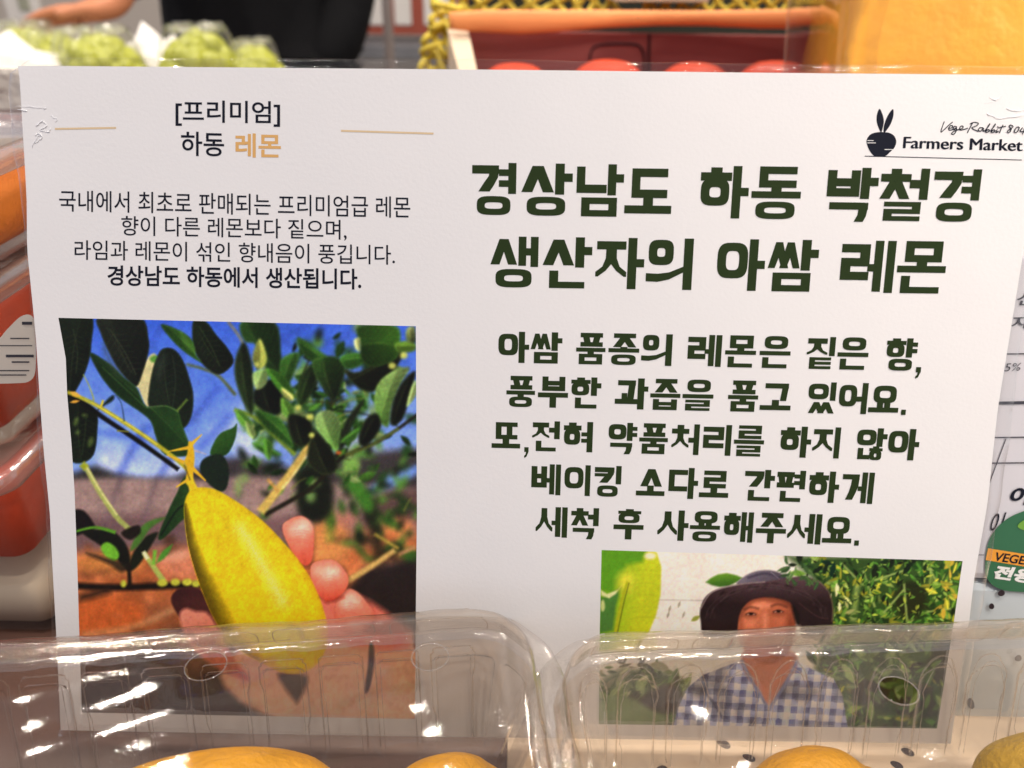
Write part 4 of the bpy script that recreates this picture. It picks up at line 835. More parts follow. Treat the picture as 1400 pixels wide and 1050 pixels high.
# ================================================================== CLEAR FRUIT TRAYS
def outline(a, b, r, step):
    """rounded rectangle half-sizes a, b: points, normals and the running length"""
    P, Nn = [], []
    def straight(p, q, n):
        L = math.hypot(q[0] - p[0], q[1] - p[1]); m = max(2, int(L / step))
        for i in range(m): t = i / m; P.append((p[0] + (q[0] - p[0]) * t, p[1] + (q[1] - p[1]) * t)); Nn.append(n)
    def arc(c, t0):
        m = max(6, int(r * math.pi / 2 / step))
        for i in range(m): t = t0 + math.pi / 2 * i / m; P.append((c[0] + r * math.cos(t), c[1] + r * math.sin(t))); Nn.append((math.cos(t), math.sin(t)))
    straight((-a + r, b), (a - r, b), (0, 1)) if False else None
    straight((a - r, b), (-a + r, b), (0, 1)); arc((-a + r, b - r), math.pi / 2)
    straight((-a, b - r), (-a, -b + r), (-1, 0)); arc((-a + r, -b + r), math.pi)
    straight((-a + r, -b), (a - r, -b), (0, -1)); arc((a - r, -b + r), 1.5 * math.pi)
    straight((a, -b + r), (a, b - r), (1, 0)); arc((a - r, b - r), 0)
    P, Nn = np.array(P), np.array(Nn); s = np.concatenate([[0], np.cumsum(np.hypot(*np.diff(P, axis=0).T))])
    return P, Nn, s
def smooth(e0, e1, x): t = np.clip((x - e0) / (e1 - e0), 0, 1); return t * t * (3 - 2 * t)
def rings_mesh(name, P, Nn, rows, mat_, parent):
    """rows: list of (offset array or number, height array or number)"""
    V = []
    for off, z in rows:
        off = np.broadcast_to(off, len(P)); z = np.broadcast_to(z, len(P))
        V.append(np.stack([P[:, 0] + Nn[:, 0] * off, P[:, 1] + Nn[:, 1] * off, z], -1))
    me = fast_mesh(name, np.concatenate(V), grid_quads(len(rows), len(P), True))
    return link(name, me, mat_, parent, True)
def make_tray(label, loc, rz, a, b, r, round_top, pitch, phase, holes):
    T = empty('fruit_tray', loc, label, 'plastic tray', 'clear trays of lemons in front of the sign', rz)
    P, Nn, s = outline(a, b, r, .0008)
    s = s + phase
    u = (s / pitch) % 1.0 - .5                                     # position across a rib panel
    mask_u = 1 - smooth(.36, .42, np.abs(u))
    jit = .0003 * np.sin(s * 210) + .0002 * np.sin(s * 530 + 1)
    # base: fluted wall
    rows = []
    H0, H1 = .0015, .0400
    for t in np.linspace(0, 1, 46):
        z = H0 + (H1 - H0) * t
        top = .84 - ((.16 * (1 - np.sqrt(np.clip(1 - (u / .42) ** 2, 0, 1)))) if round_top else .035 * smooth(.30, .40, np.abs(u)))
        m = mask_u * (1 - smooth(top - .025, top + .012, np.full_like(u, t))) * smooth(-.01, .06, t)
        rows.append((-.0140 + .0110 * t + m * .0016 + jit * .4, z + 0 * u))
    rings_mesh('tray_wall', P, Nn, rows, M_mould, T)
    sp0 = s - phase; Ltot = sp0[-1]
    def wall_pt(sv, t, out=.0):
        i = int(np.argmin(np.abs(sp0 - sv))); off = -.0140 + .0110 * t + out; z = H0 + (H1 - H0) * t
        return (P[i, 0] + Nn[i, 0] * off, P[i, 1] + Nn[i, 1] * off, z)
    rear = 2 * (a - r)
    for n_ in range(int((0 + phase) / pitch) - 1, int((rear + phase) / pitch) + 2):
        c = (n_ + .5) * pitch - phase
        if c < -.01 or c > rear + .012: continue
        hw = .40 * pitch; path = []; tt = .90 if not round_top else .92; rc = .35 if round_top else .10
        for t in np.linspace(.03, tt - rc, 10): path.append((c - hw + .0006 * (1 - t), t))
        for an in np.linspace(0, math.pi / 2, 8)[1:]: path.append((c - hw + hw * (.95 if round_top else .28) * (1 - math.cos(an)), tt - rc + rc * math.sin(an)))
        path += [(2 * c - x, t) for x, t in path[::-1]]
        pts = [wall_pt(x % (Ltot + .0008), t, .0016 + .0002 * math.sin(30 * t + n_)) for x, t in path]
        bm = bmesh.new(); tube(bm, pts, [.00016 + .00016 * abs(math.sin(i * .35 + n_ * 2.1)) ** 2 for i in range(len(pts))], 8); wr_ = bmobj('wall_rib', bm, M_bead, T, True)
        pts = [wall_pt((c + (x - c) * .80) % (Ltot + .0008), t * .955, .0004) for x, t in path]
        bm = bmesh.new(); tube(bm, pts, [.00006 + .00012 * abs(math.sin(i * .4 + n_)) for i in range(len(pts))], 6); bmobj('rib_fold', bm, M_bead, wr_, True)
        cb = c + pitch * .2
        if n_ % 2 == 0:
            pts = []
            for x, t in ((-1, .2), (-1, .55), (-.94, .74), (-.8, .8), (0, .82), (.8, .8), (.94, .74), (1, .55), (1, .2), (.94, .1), (.8, .06), (0, .05), (-.8, .06), (-.94, .1)):
                i = int(np.argmin(np.abs(sp0 - ((cb + x * pitch * .86) % (Ltot + .0008))))); off = -.0018 - .0022 * t - .0009
                pts.append((P[i, 0] + Nn[i, 0] * off, P[i, 1] + Nn[i, 1] * off, .0432 + .0100 * t))
            bm = bmesh.new(); tube(bm, catmull(pts, 4), .00020, 6, True); bmobj('band_rib', bm, M_bead, T, True)
    bp = [(-.0140 - .0012 * q ** .5, .0015 - .0006 * min(q, 1)) for q in (0, 1, 3)]
    k = 30; rows = [(-.014, .0015)]
    V = [];
    for q in np.linspace(1, 0, 12):
        c = (P + Nn * -.014) * q; V.append(np.stack([c[:, 0], c[:, 1], np.full(len(P), .0009 + (.0006 if q == 1 else 0) + .0006 * (np.sin(q * 22) > .6))], -1))
    link('tray_floor', fast_mesh('tray_floor', np.concatenate(V), grid_quads(12, len(P), True)), M_pet, T, True)
    # rim: flat flange, two skins thick
    fl = [(-.0030, .0400), (-.0024, .0408), (0, .0410), (.0040, .0411), (.0052, .0414), (.0055, .0420), (.0052, .0426), (.0040, .0428), (0, .0429), (-.0016, .0432)]
    rings_mesh('rim', P, Nn, [(o + jit, z) for o, z in fl], M_rim, T)
    # lid: shallow panelled band, rolled top edge, nearly flat top
    u2 = ((s + pitch * .3) / (pitch * 1.75)) % 1.0 - .5; m2 = 1 - smooth(.40, .45, np.abs(u2))
    rows = []
    for t in np.linspace(0, 1, 16):
        m = m2 * smooth(.08, .18, t) * (1 - smooth(.78, .9, t))
        rows.append((-.0018 - .0022 * t - m * .0011 + jit * .6, .0432 + .0100 * t))
    for q in np.linspace(.15, 1, 7):
        an = q * math.pi / 2; rows.append((-.0040 - .0032 * (1 - math.cos(an)) + jit * .5, .0532 + .0030 * math.sin(an) + .0004 * np.sin(s * 95)))
    rows += [(-.0095, .0562), (-.0110, .0556), (-.0122, .0552), (-.0140, .0551)]
    rings_mesh('lid_band', P, Nn, rows, M_mould, T)
    V = []; nr = 70
    C0 = P + Nn * -.0140
    for q in np.linspace(1, 0, nr):
        x, y = C0[:, 0] * q, C0[:, 1] * q
        z = .0551 + .0010 * (1 - q * q) + .0004 * np.sin(x * 120 + y * 60) * (1 - q ** 6) + .00025 * np.sin(y * 260 - x * 90) * (1 - q ** 6)
        V.append(np.stack([x, y, z], -1))
    V = np.concatenate(V); Q = grid_quads(nr, len(P), True); cen = V[Q].mean(1); keep = np.ones(len(Q), bool)
    for hx, hy, ra, rb in holes: keep &= ((cen[:, 0] - hx) / ra) ** 2 + ((cen[:, 1] - hy) / rb) ** 2 > 1
    link('lid_top', fast_mesh('lid_top', V, Q[keep]), M_pet, T, True)
    for hx, hy, ra, rb in holes:
        bm = bmesh.new()
        tube(bm, [(hx + ra * math.cos(t), hy + rb * math.sin(t), .0556 + .0003) for t in np.linspace(0, 2 * math.pi, 48, endpoint=False)], .00017, 8, True)
        bmobj('vent_rim', bm, M_bead, T, True)
    return T
def tray_frame(corner, rz, a, b, side):
    """origin of a tray whose rear corner (side = +1 right, -1 left) stands at corner"""
    c, s = math.cos(rz), math.sin(rz); lx, ly = side * a, b
    return (corner[0] - (c * lx - s * ly), corner[1] - (s * lx + c * ly), 0.0022)
def to_local(o, rz, p): dx, dy = p[0] - o[0], p[1] - o[1]; c, s = math.cos(rz), math.sin(rz); return c * dx + s * dy, -s * dx + c * dy
rzL, rzR = R_(6.6), R_(4.3); aL, bL, aR, bR = .092, .062, .092, .062
ZT = .0588                                                        # height of the lids' rear edge above the counter
l0, l1, r0, r1 = at_z(60, 866, ZT), at_z(690, 824, ZT), at_z(800, 862, ZT), at_z(1380, 842, ZT)
rzL = math.atan2(l1[1] - l0[1], l1[0] - l0[0]); rzR = math.atan2(r1[1] - r0[1], r1[0] - r0[0])
oL = tray_frame((l1[0] + .010, l1[1] + .006), rzL, aL, bL, 1); oR = tray_frame((r0[0] - .0125, r0[1] + .0040), rzR, aR, bR, -1)
ZT = .0575
def hole(o, rz, px, py, ra, rb): x, y = to_local(o, rz, at_z(px, py, ZT)); return (x, y, ra, rb)
make_tray('clear ribbed plastic tray with square-topped ribs, in front of the lemon photo', oL, rzL, aL, bL, .022, False, .0178, .004,
          [hole(oL, rzL, 282, 912, .0056, .0050), hole(oL, rzL, 588, 900, .0052, .0048)])
make_tray('clear ribbed plastic tray with round-arched ribs, in front of the photo of the hatted person', oR, rzR, aR, bR, .022, True, .0163, .007,
          [hole(oR, rzR, 1228, 946, .0052, .0046)])

# ================================================================== LEMONS
def lemon(label, px, py, r, length, yaw, tilt, m, zc):
    d = ray(px, py); dn = d / np.linalg.norm(d); up = RW[:, 1]; w = up - dn * (up @ dn); w /= np.linalg.norm(w)
    s = (zc + w[2] * r - CAM[2]) / dn[2]; c = CAM + dn * s - w * r
    n, k = 44, 56; V = []
    for i in range(n):
        t = i / (n - 1) * math.pi; x = -math.cos(t); rr = math.sin(t) ** .92
        xx = x * length * .43; body = r * rr
        if x > .72: f = (x - .72) / .28; xx += f * f * length * .085; body *= (1 - .25 * f) if f < .9 else 1
        if x < -.82: xx -= ((-x - .82) / .18) ** 2 * length * .03
        for j in range(k):
            a = 2 * math.pi * j / k; q = 1 + .018 * math.sin(3 * a + i * .12) + .012 * math.sin(5 * a - i * .2) + .006 * math.sin(11 * a + i * .5)
            V.append((xx, body * q * math.cos(a), body * q * math.sin(a)))
    me = fast_mesh('lemon', np.array(V), grid_quads(n, k, True))
    o = link('lemon', me, m, None, True); o.location = c; o.rotation_euler = (0, tilt, yaw)
    return tag(o, label, 'lemon', 'lemons inside the clear trays')
lemon('large long yellow lemon lying sideways in the tray before the lemon photo', 282, 1021, .0235, .094, R_(8), R_(-3), M_lemon, .0262)
lemon('small lemon end beside the long lemon, partly cut by the photo bottom', 608, 1028, .0125, .040, R_(20), R_(6), M_lemon, .0160)
lemon('rounded amber lemon in the middle of the tray with arched ribs', 1108, 1021, .0165, .050, R_(25), R_(4), M_lemon, .0200)
lemon('greenish lemon at the right edge, in the tray with arched ribs', 1492, 1012, .0225, .064, R_(-40), R_(0), M_lemong, .026)

# ================================================================== CARD UNDER THE RIGHT TRAY
M_card = mat('cream_card', (.72, .60, .46), .6, .3, .06, 30, .1, 500); M_dot = mat('dark_spot_ink', (.022, .012, .018), .6, .3, .2, 200)
bm = bmesh.new(); add_box(bm, (.1742, -.098, .0009), (.350, .185, .0014), 0, .0004)
card = bmobj('spotted_card', bm, M_card); tag(card, 'cream card with black spots lying under the tray of arched ribs', 'card')
def spot(parent, c, ax, ay, ra, rb, an, m=None, nz=(0, 0, 1)):
    bm = bmesh.new(); vs = []
    ax, ay = Vector(ax), Vector(ay)
    for t in np.linspace(0, 2 * math.pi, 20, endpoint=False):
        x, y = ra * math.cos(t), rb * math.sin(t) * (1 + .15 * math.cos(t)); c_, s_ = math.cos(an), math.sin(an)
        vs.append(bm.verts.new(Vector(c) + ax * (x * c_ - y * s_) + ay * (x * s_ + y * c_)))
    bm.faces.new(vs); return bmobj('printed_spot', bm, m or M_dot, parent, recalc=False)
for px, py, ra, rb, an in ((989, 1017, .0024, .0015, -.5), (1024, 1036, .0021, .0013, -.4), (1241, 1028, .0021, .0015, -.4), (1226, 1046, .0020, .0014, -.5), (1290, 1060, .002, .0014, .3), (905, 1052, .002, .0014, .2)):
    c = at_z(px, py, .0017); spot(card, c, (1, 0, 0), (0, 1, 0), ra, rb, an)

# ================================================================== PRINTED BAG BEHIND THE SIGN, RIGHT
ZB = -.014
def spz(px, py, z=ZB): x, y = sp(px, py, z); return (float(x), float(y), z)
M_bag = mat('white_bag_paper', (.60, .59, .63), .5, .35, .05, 20, .15, 60); M_bagblue = mat('pale_blue_plastic', (.50, .56, .60), .3, .5, .08, 30)
M_gink = mat('grey_ink', (.05, .05, .065), .5, .3, .1, 60); M_sticker = mat('green_sticker', (.022, .13, .055), .35, .45, .08, 60, coat=.2)
M_ora = mat('orange_sticker_ink', (.80, .33, .035), .4, .4, .06, 60); M_white = mat('white_ink', (.80, .80, .78), .45, .3, .04, 60); M_leaf = mat('light_green_ink', (.16, .36, .05), .45, .3, .1, 60)
bag = empty('printed_bag', (0, 0, S0[2]), 'white printed bag with a round green sticker, standing behind the right edge of the sign', 'bag'); bag.rotation_euler = (a_, 0, 0)
x0 = spz(1320, 600)[0]; ytop = spz(1400, 340)[1]; ymid = spz(1380, 796)[1]; ybot = -.107
bm = bmesh.new(); add_box(bm, (x0 + .07, (ytop + ymid) / 2, ZB - .0232), (.14, ytop - ymid, .046), 0, .003); bmobj('upper_panel', bm, M_bag, bag)
bm = bmesh.new(); add_box(bm, (x0 + .07, (ymid + ybot) / 2 - .0002, ZB - .0236), (.139, ymid - ybot - .0006, .0458), 0, .003); bmobj('lower_panel', bm, M_bagblue, bag)
class BInk(Ink):
    def poly(s, P):
        P = np.asarray(P, float); x, y = sp(P[:, 0], P[:, 1], ZB); s.k += 1
        f = s.bm.faces.new([s.bm.verts.new((x[i], y[i], ZB + s.zo + s.k * 4e-7)) for i in range(len(x))]); f.normal_update()
        if f.normal.z < 0: f.normal_flip()
    zo = .00012
for a, b, w in (((1300, 484.5), (1470, 483), 1.6), ((1300, 598.5), (1480, 597), 1.6), ((1300, 633.5), (1480, 632), 1.6), ((1300, 552), (1480, 549), 4), ((1375, 600), (1330, 720), 1.3), ((1334, 758.5), (1345, 758.5), 1)):
    k = BInk(); k.ribbon([a, b], w); k.done('rule_line', M_gink, bag)
def bag_text(t, q, m, par=bag, bold=0, shear=0, z=.00012): return font_line('bag_text', t, q, m, par, bold, shear, z, ZB)
bag_text('선', [(1391, 399), (1419, 398), (1417, 418), (1389, 417)], M_gink, bag, .01, .1)
bag_text('재', [(1383, 432), (1414, 431), (1412, 449), (1381, 450)], M_gink, bag, .01, .1)
bag_text(',5%', [(1370, 497), (1396, 496), (1394, 508), (1368, 510)], M_gink, bag, 0, .1)
bag_text('01', [(1356, 703), (1376, 700), (1372, 723), (1353, 726)], M_black, bag, 0, .25)
bag_text('이', [(1382, 666), (1414, 664), (1410, 690), (1380, 690)], M_black, bag, .03, .2)
k = BInk(); k.zo = .0003
st = catmull([(1352, 737), (1372, 712), (1400, 698), (1440, 688), (1480, 700), (1500, 735), (1500, 775), (1470, 800), (1430, 810), (1398, 809), (1370, 806), (1352, 795), (1346, 775)], 6)
k.poly(st); stk = k.done('round_sticker', M_sticker, bag, 'green sticker with an orange band')
k = BInk(); k.zo = .0004; k.poly([(1350, 749), (1400, 757), (1460, 765), (1460, 784), (1400, 774), (1346.5, 765)]); k.done('sticker_band', M_ora, stk)
bag_text('VEGER', [(1361, 754), (1411, 761), (1410, 773), (1359, 766)], M_black, stk, .02, .2, .0005)
bag_text('전용', [(1360, 771), (1414, 779), (1412, 798), (1356, 790)], M_white, stk, .045, .2, .0005)
k = BInk(); k.zo = .0005; k.poly(catmull([(1390, 719), (1396, 712), (1408, 708), (1420, 716), (1412, 727), (1398, 724)], 4)); k.done('sticker_leaf', M_leaf, stk)
for px, py, ra, rb in ((1369, 811, .0012, .0011), (1355.5, 829, .0009, .0011), (1327, 962, .0012, .0022), (1392, 900, .0012, .0012)):
    spot(bag, spz(px, py, ZB + .0004), (1, 0, 0), (0, 1, 0), ra, rb, .4)

# ================================================================== TUBS STACKED AT LEFT
M_tub = clear('tub_plastic', (.96, .95, .93), .02, (.85, .80, .74), .08, .05, .7, 3, .3, 300, big=.0008); M_lid = clear('tub_lid_plastic', (.92, .90, .88), .10, (.85, .78, .72), .12, .14, .6, 2.5, .3, 300)
M_red = mat('red_fruit_pulp', (.50, .042, .006), .55, .25, .3, 60, .3, 90, bdist=.003); M_orange_f = mat('orange_fruit_pulp', (.80, .21, .012), .55, .25, .3, 50, .3, 90, bdist=.003)
M_lab = mat('cream_label', (.74, .68, .58), .5, .3, .04, 50)
def rr(a, b, r, n=8):
    P = []
    for cx, cy, t0 in ((a - r, b - r, 0), (-a + r, b - r, 90), (-a + r, -b + r, 180), (a - r, -b + r, 270)):
        for i in range(n + 1): t = R_(t0 + 90 * i / n); P.append((cx + r * math.cos(t), cy + r * math.sin(t)))
    return P
def loft(bm, secs, n=8, cap0=True, cap1=True):
    """secs: (half-x, half-y, corner radius, z)"""
    R = [[bm.verts.new((x, y, z)) for x, y in rr(a, b, min(r, a * .98, b * .98), n)] for a, b, r, z in secs]
    for A, B in zip(R[:-1], R[1:]):
        for i in range(len(A)): j = (i + 1) % len(A); bm.faces.new((A[i], A[j], B[j], B[i]))
    if cap0: bm.faces.new(R[0][::-1])
    if cap1: bm.faces.new(R[-1])
def tub(label, loc, a, h, fill0, fill1, mcont, rz=0):
    t = empty('fruit_tub', loc, label, 'plastic tub', 'clear tubs stacked left of the sign', rz)
    bm = bmesh.new(); loft(bm, [(a * .90, a * .90, .006, 0), (a * .92, a * .92, .007, .003), (a * .95, a * .95, .008, h * .6), (a * .96, a * .96, .008, h - .010), (a * .97, a * .97, .008, h - .008)], cap1=False); bmobj('tub_wall', bm, M_tub, t, True)
    bm = bmesh.new(); loft(bm, [(a * .96, a * .96, .008, h - .0078), (a, a, .009, h - .0074), (a * 1.005, a * 1.005, .009, h - .004), (a, a, .009, h - .001), (a * .9, a * .9, .008, h - .0004), (a * .86, a * .86, .008, h - .0030)]); bmobj('tub_lid', bm, M_lid, t, True)
    if mcont:
        bm = bmesh.new(); loft(bm, [(a * .84, a * .84, .006, fill0), (a * .89, a * .89, .006, fill0 + .003), (a * .92, a * .92, .006, fill1 - .003), (a * .84, a * .84, .006, fill1)]); bmobj('fruit_pulp', bm, mcont, t, True)
    return t
e1 = at_d(72, 800, .285); TX = e1[0] - .0545; TY = .058
hb = [at_y(40, y, TY - .045)[2] for y in (635, 430, 320)]
t1 = tub('clear tub of red fruit with pale empty lower half, bottom of the left stack', (TX, TY, 0), .055, hb[0], hb[0] * .46, hb[0] * .9, M_red)
t2 = tub('clear tub of red fruit with a white sticker, in the middle of the left stack', (TX - .004, TY + .014, hb[0] + .0006), .055, hb[1] - hb[0], .004, (hb[1] - hb[0]) * .82, M_red)
t3 = tub('clear tub of orange fruit on top of the left stack', (TX - .006, TY + .024, hb[1] + .0012), .054, hb[2] - hb[1] + .01, .003, .022, M_orange_f)
bm = bmesh.new(); loft(bm, [(.047, .047, .006, .003), (.049, .049, .006, .012), (.048, .048, .006, .022)]); pp = bmobj('paper_liner', bm, mat('pale_liner', (.62, .52, .40), .5, .3, .1, 30), t1, True)
# sticker on the middle tub's front
yf = TY + .014 - .055 * .955 - .0012
def on_front(px, py): p = at_y(px, py, yf); return Vector((p[0] - t2.location.x, yf - t2.location.y, p[2] - t2.location.z))
bm = bmesh.new(); bm.faces.new([bm.verts.new(on_front(*p)) for p in catmull([(-10, 470), (10, 450), (28, 433), (42, 431), (48, 445), (49, 500), (42, 520), (20, 524), (-30, 524), (-60, 520), (-60, 490)], 4)])
lab = bmobj('sticker', bm, M_lab, t2); lab['label'] = 'white sticker with black print'
yf -= .0002
for x0_, x1_, y_, w_ in ((30, 44, 440, 4), (8, 46, 485, 3.5), (14, 40, 462, 1.5), (-5, 44, 472, 1.2), (16, 40, 494, 2), (-20, 40, 506, 1.5), (-20, 36, 512, 1.5)):
    bm = bmesh.new(); bm.faces.new([bm.verts.new(on_front(*p)) for p in ((x0_, y_), (x1_, y_), (x1_, y_ + w_), (x0_, y_ + w_))]); bmobj('printed_line', bm, M_gink, lab)

# ================================================================== BEHIND THE SIGN: CARTON OF RED FRUIT
M_cart = mat('maroon_carton_inside', (.27, .072, .066), .7, .3, .25, 10); M_corg = mat('orange_carton_print', (.90, .33, .11), .6, .3, .18, 12); M_cedge = mat('pale_carton_edge', (.62, .50, .36), .7, .3, .08, 20)
M_tom = mat('red_fruit_skin', (.50, .036, .002), .55, .25, .15, 20); M_net = mat('yellow_foam_net', (.72, .56, .07), .6, .3, .1, 50); M_cline = mat('carton_cut_line', (.045, .018, .022), .8, .2, .1, 30)
CY = .50
def cy(px, py, Y=CY): p = at_y(px, py, Y); return (p[0], p[2])
xl, zt = cy(640, 50); xr, _ = cy(1150, 50); zl0 = cy(900, 46)[1]; zl1 = cy(900, 15)[1]
cart = empty('fruit_carton', ((xl + xr) / 2, CY - .1, 0), 'open carton with an orange flap holding red fruit, behind the sign', 'carton')
def cbox(name, c, s, m, par=cart, rz=0, bev=.0008): bm = bmesh.new(); add_box(bm, (c[0] - cart.location.x, c[1] - cart.location.y, c[2]), s, rz, bev); return bmobj(name, bm, m, par)
cbox('back_panel', ((xl + xr) / 2, CY + .003, zl0 / 2), (xr - xl, .005, zl0), M_cart)
cbox('carton_floor', ((xl + xr) / 2, CY - .10, .003), (xr - xl, .19, .005), M_cart)
cbox('fruit_insert', ((xl + xr) / 2, CY - .095, .085), (xr - xl - .012, .18, .004), M_cart)
cbox('side_panel', (xr + .003, CY - .085, zl0 / 2), (.005, .17, zl0), M_cart); cbox('front_panel', ((xl + xr) / 2, CY - .195, .055), (xr - xl, .005, .11), M_corg)
bm = bmesh.new()                                                   # leaning left side with its pale cut edge
pa, pb = at_y(612, 40, CY), at_y(652, 100, CY - .12)
for (p, q, w) in ((pa, pb, .014),):
    o = Vector(cart.location)
    v = [bm.verts.new(Vector(c) - o) for c in ((p[0], p[1], p[2]), (p[0] + w * 1.2, p[1], p[2]), (q[0] + w * .2, q[1], q[2] - .01), (q[0] - w * .7, q[1], q[2] - .01))]
    w2 = [bm.verts.new(x.co - Vector((0, 0, .1))) for x in v]
    bm.faces.new(v); [bm.faces.new((v[i], v[(i + 1) % 4], w2[(i + 1) % 4], w2[i])) for i in range(4)]; bm.faces.new(w2[::-1])
bmobj('side_flap', bm, M_cedge, cart)
# orange flap: folded forward, wavy lower edge, pointed right end
YF = CY - .012
up_, lo_ = [(614, 17), (660, 14), (800, 14), (950, 15), (1100, 13), (1130, 17), (1158, 24)], [(616, 40), (640, 43), (712, 47), (760, 44), (830, 38), (900, 35), (960, 35), (1040, 39), (1100, 40), (1140, 34), (1158, 26)]
xs = np.linspace(614, 1158, 60); bm = bmesh.new(); F_, B_ = [], []
o = Vector(cart.location)
for x in xs:
    yu, yl = np.interp(x, *np.array(up_).T), np.interp(x, *np.array(lo_).T); row = []
    for f in (0, .12, .5, .88, 1): p = at_y(x, yu * (1 - f) + yl * f, YF - .004 * math.sin(f * 3.14) - .003 * math.sin(x * .012)); row.append(bm.verts.new(Vector(p) - o))
    F_.append(row); B_.append([bm.verts.new(v.co + Vector((0, .004, 0))) for v in row])
n = len(xs)
for i in range(n - 1):
    for j in range(4): bm.faces.new((F_[i][j], F_[i + 1][j], F_[i + 1][j + 1], F_[i][j + 1])); bm.faces.new((B_[i][j], B_[i][j + 1], B_[i + 1][j + 1], B_[i + 1][j]))
    bm.faces.new((F_[i][0], B_[i][0], B_[i + 1][0], F_[i + 1][0])); bm.faces.new((F_[i][4], F_[i + 1][4], B_[i + 1][4], B_[i][4]))
for i in (0, n - 1):
    for j in range(4): bm.faces.new((F_[i][j], F_[i][j + 1], B_[i][j + 1], B_[i][j]))
flap = bmobj('orange_flap', bm, M_corg, cart, True)
def wall_line(pts, w, closed=False):
    bm = bmesh.new(); P = [(*[at_y(x, y, CY - .0006)[i] for i in (0,)], CY - .0006, at_y(x, y, CY - .0006)[2]) for x, y in pts]
    tube(bm, [Vector(p) - Vector(cart.location) for p in P], w, 6, closed); bmobj('cut_line', bm, M_cline, cart)
wall_line([(888, 46), (887, 100)], .0011)
wall_line(catmull([(806, 100), (808, 72), (818, 62), (850, 60), (872, 62), (880, 74), (881, 100)], 4, False), .0009)
for px, py, r in ((705, 78, .030), (832, 73, .031), (950, 77, .031), (1062, 74, .034)):
    c = at_y(px, py, CY - .055); u = 16; bm = bmesh.new(); bmesh.ops.create_uvsphere(bm, u_segments=32, v_segments=20, radius=r)
    for v in bm.verts:
        q = math.hypot(v.co.x, v.co.y) / r; v.co.z *= .86; v.co.z -= r * .12 * math.exp(-(q / .25) ** 2) * (1 if v.co.z > 0 else -1); a = math.atan2(v.co.y, v.co.x); v.co.xy *= 1 + .03 * math.cos(4 * a)
    o = bmobj('red_fruit', bm, M_tom, None, True); o.location = (c[0], c[1] - r * .3, c[2] - r * .93)
    tag(o, {705: 'shadowed dark red fruit at the left end of the carton', 832: 'bright red fruit under the rounded cut-out of the carton back', 950: 'red fruit just right of the seam in the carton back', 1062: 'largest red fruit, nearest the right end of the carton'}[px], 'fruit', 'red fruit in the carton')
# foam nets draped over the carton
def net(label, spine, w, cell, loc_y, amp, r=.0022):
    bm = bmesh.new(); P = catmull(spine, 8, False); n = len(P)
    W3 = [Vector(at_y(x, y, loc_y)) for x, y in P]; o = W3[0].copy()
    for k in range(2):
        for sgn in (1, -1):
            pts = []
            for i, p in enumerate(W3):
                t = (W3[min(i + 1, n - 1)] - W3[max(i - 1, 0)]).normalized(); nn = Vector((-t.z, 0, t.x)); f = (math.sin(i * cell * .55 + k * math.pi / 2 + .5 * math.sin(i * .23)) * 1.15 + .15 * math.sin(i * .9 + k)) * sgn
                pts.append(p - o + nn * w * f + Vector((0, -amp * math.cos(i * cell + k * 1.5), amp * .2 * math.sin(i * .7 + k))))
            tube(bm, pts, r, 6)
    ob = bmobj('foam_net', bm, M_net, None, True); ob.location = o
    return tag(ob, label, 'foam net', 'yellow foam nets round the carton')
net('yellow foam net hanging down at the left side of the orange flap', [(612, 8), (606, 40), (596, 70), (590, 110)], .010, .85, CY + .02, .008, .0030)
net('yellow foam net lying along the left top of the orange flap', [(618, 2), (670, 4), (730, 2), (790, 6), (850, 2)], .010, .75, CY + .045, .008, .0026)
net('yellow foam net lying along the right top of the orange flap', [(880, 2), (930, 6), (980, 2), (1040, 7), (1098, 6)], .009, .9, CY + .040, .006, .0022)
M_dark = mat('dark_green_crate', (.028, .030, .022), .6, .3, .2, 20)
bm = bmesh.new(); pA, pB = at_y(640, 14, CY + .12), at_y(1165, -60, CY + .12); add_box(bm, ((pA[0] + pB[0]) / 2, CY + .16, .12), (pB[0] - pA[0], .08, .30), 0, .004); tag(bmobj('dark_crate', bm, M_dark), 'dark green crate behind the yellow nets and the orange flap', 'crate')
bm = bmesh.new(); p = at_y(905, 5, CY + .03); add_box(bm, (p[0] - .006, p[1] - .002, p[2] + .0075), (.078, .05, .010), R_(4), .001); tag(bmobj('cardboard_lid', bm, M_cedge), 'pale cardboard lid lying on the nets above the carton', 'cardboard')

# amber tub at top right
M_amb = mat('amber_fruit_flesh', (.80, .38, .006), .4, .2, .22, 26, .4, 60, bdist=.004); M_tubp = clear('pink_clear_plastic', (.96, .92, .90), .035, (.8, .66, .60), .08, .05, .8, 3, .2, 200, big=.0005)
YJ = .245
Pj = at_y(1157, 45, YJ); jx0 = Pj[0]; jx1 = jx0 + .155; zt_ = .34
jar = empty('amber_tub', ((jx0 + jx1) / 2, YJ + .055, 0), 'tall clear tub of amber fruit standing right of the carton', 'plastic tub'); a2 = (jx1 - jx0) / 2
zc_ = (Pj[2] - .0376) / .94; jar.location = ((jx0 + jx1) / 2, YJ + .0517 - .342 * zc_, .0192); jar.rotation_euler = (R_(-20), 0, 0)
bm = bmesh.new(); n = 240
ringsV = []
for z in (0.0, .004, zt_ * .5, zt_):
    ring_ = []
    for x, y in rr(a2, .055, .012, 60 // 4 + 45):
        q = 1 - (.0012 / a2) * (math.sin((x + y) * 520) ** 4); ring_.append(bm.verts.new((x * q, y * (1 - .02 * math.sin((x + y) * 520) ** 4), z)))
    ringsV.append(ring_)
for A, B in zip(ringsV[:-1], ringsV[1:]):
    for i in range(len(A)): j = (i + 1) % len(A); bm.faces.new((A[i], A[j], B[j], B[i]))
bm.faces.new(ringsV[0][::-1])
bmobj('tub_wall', bm, M_tubp, jar, True)
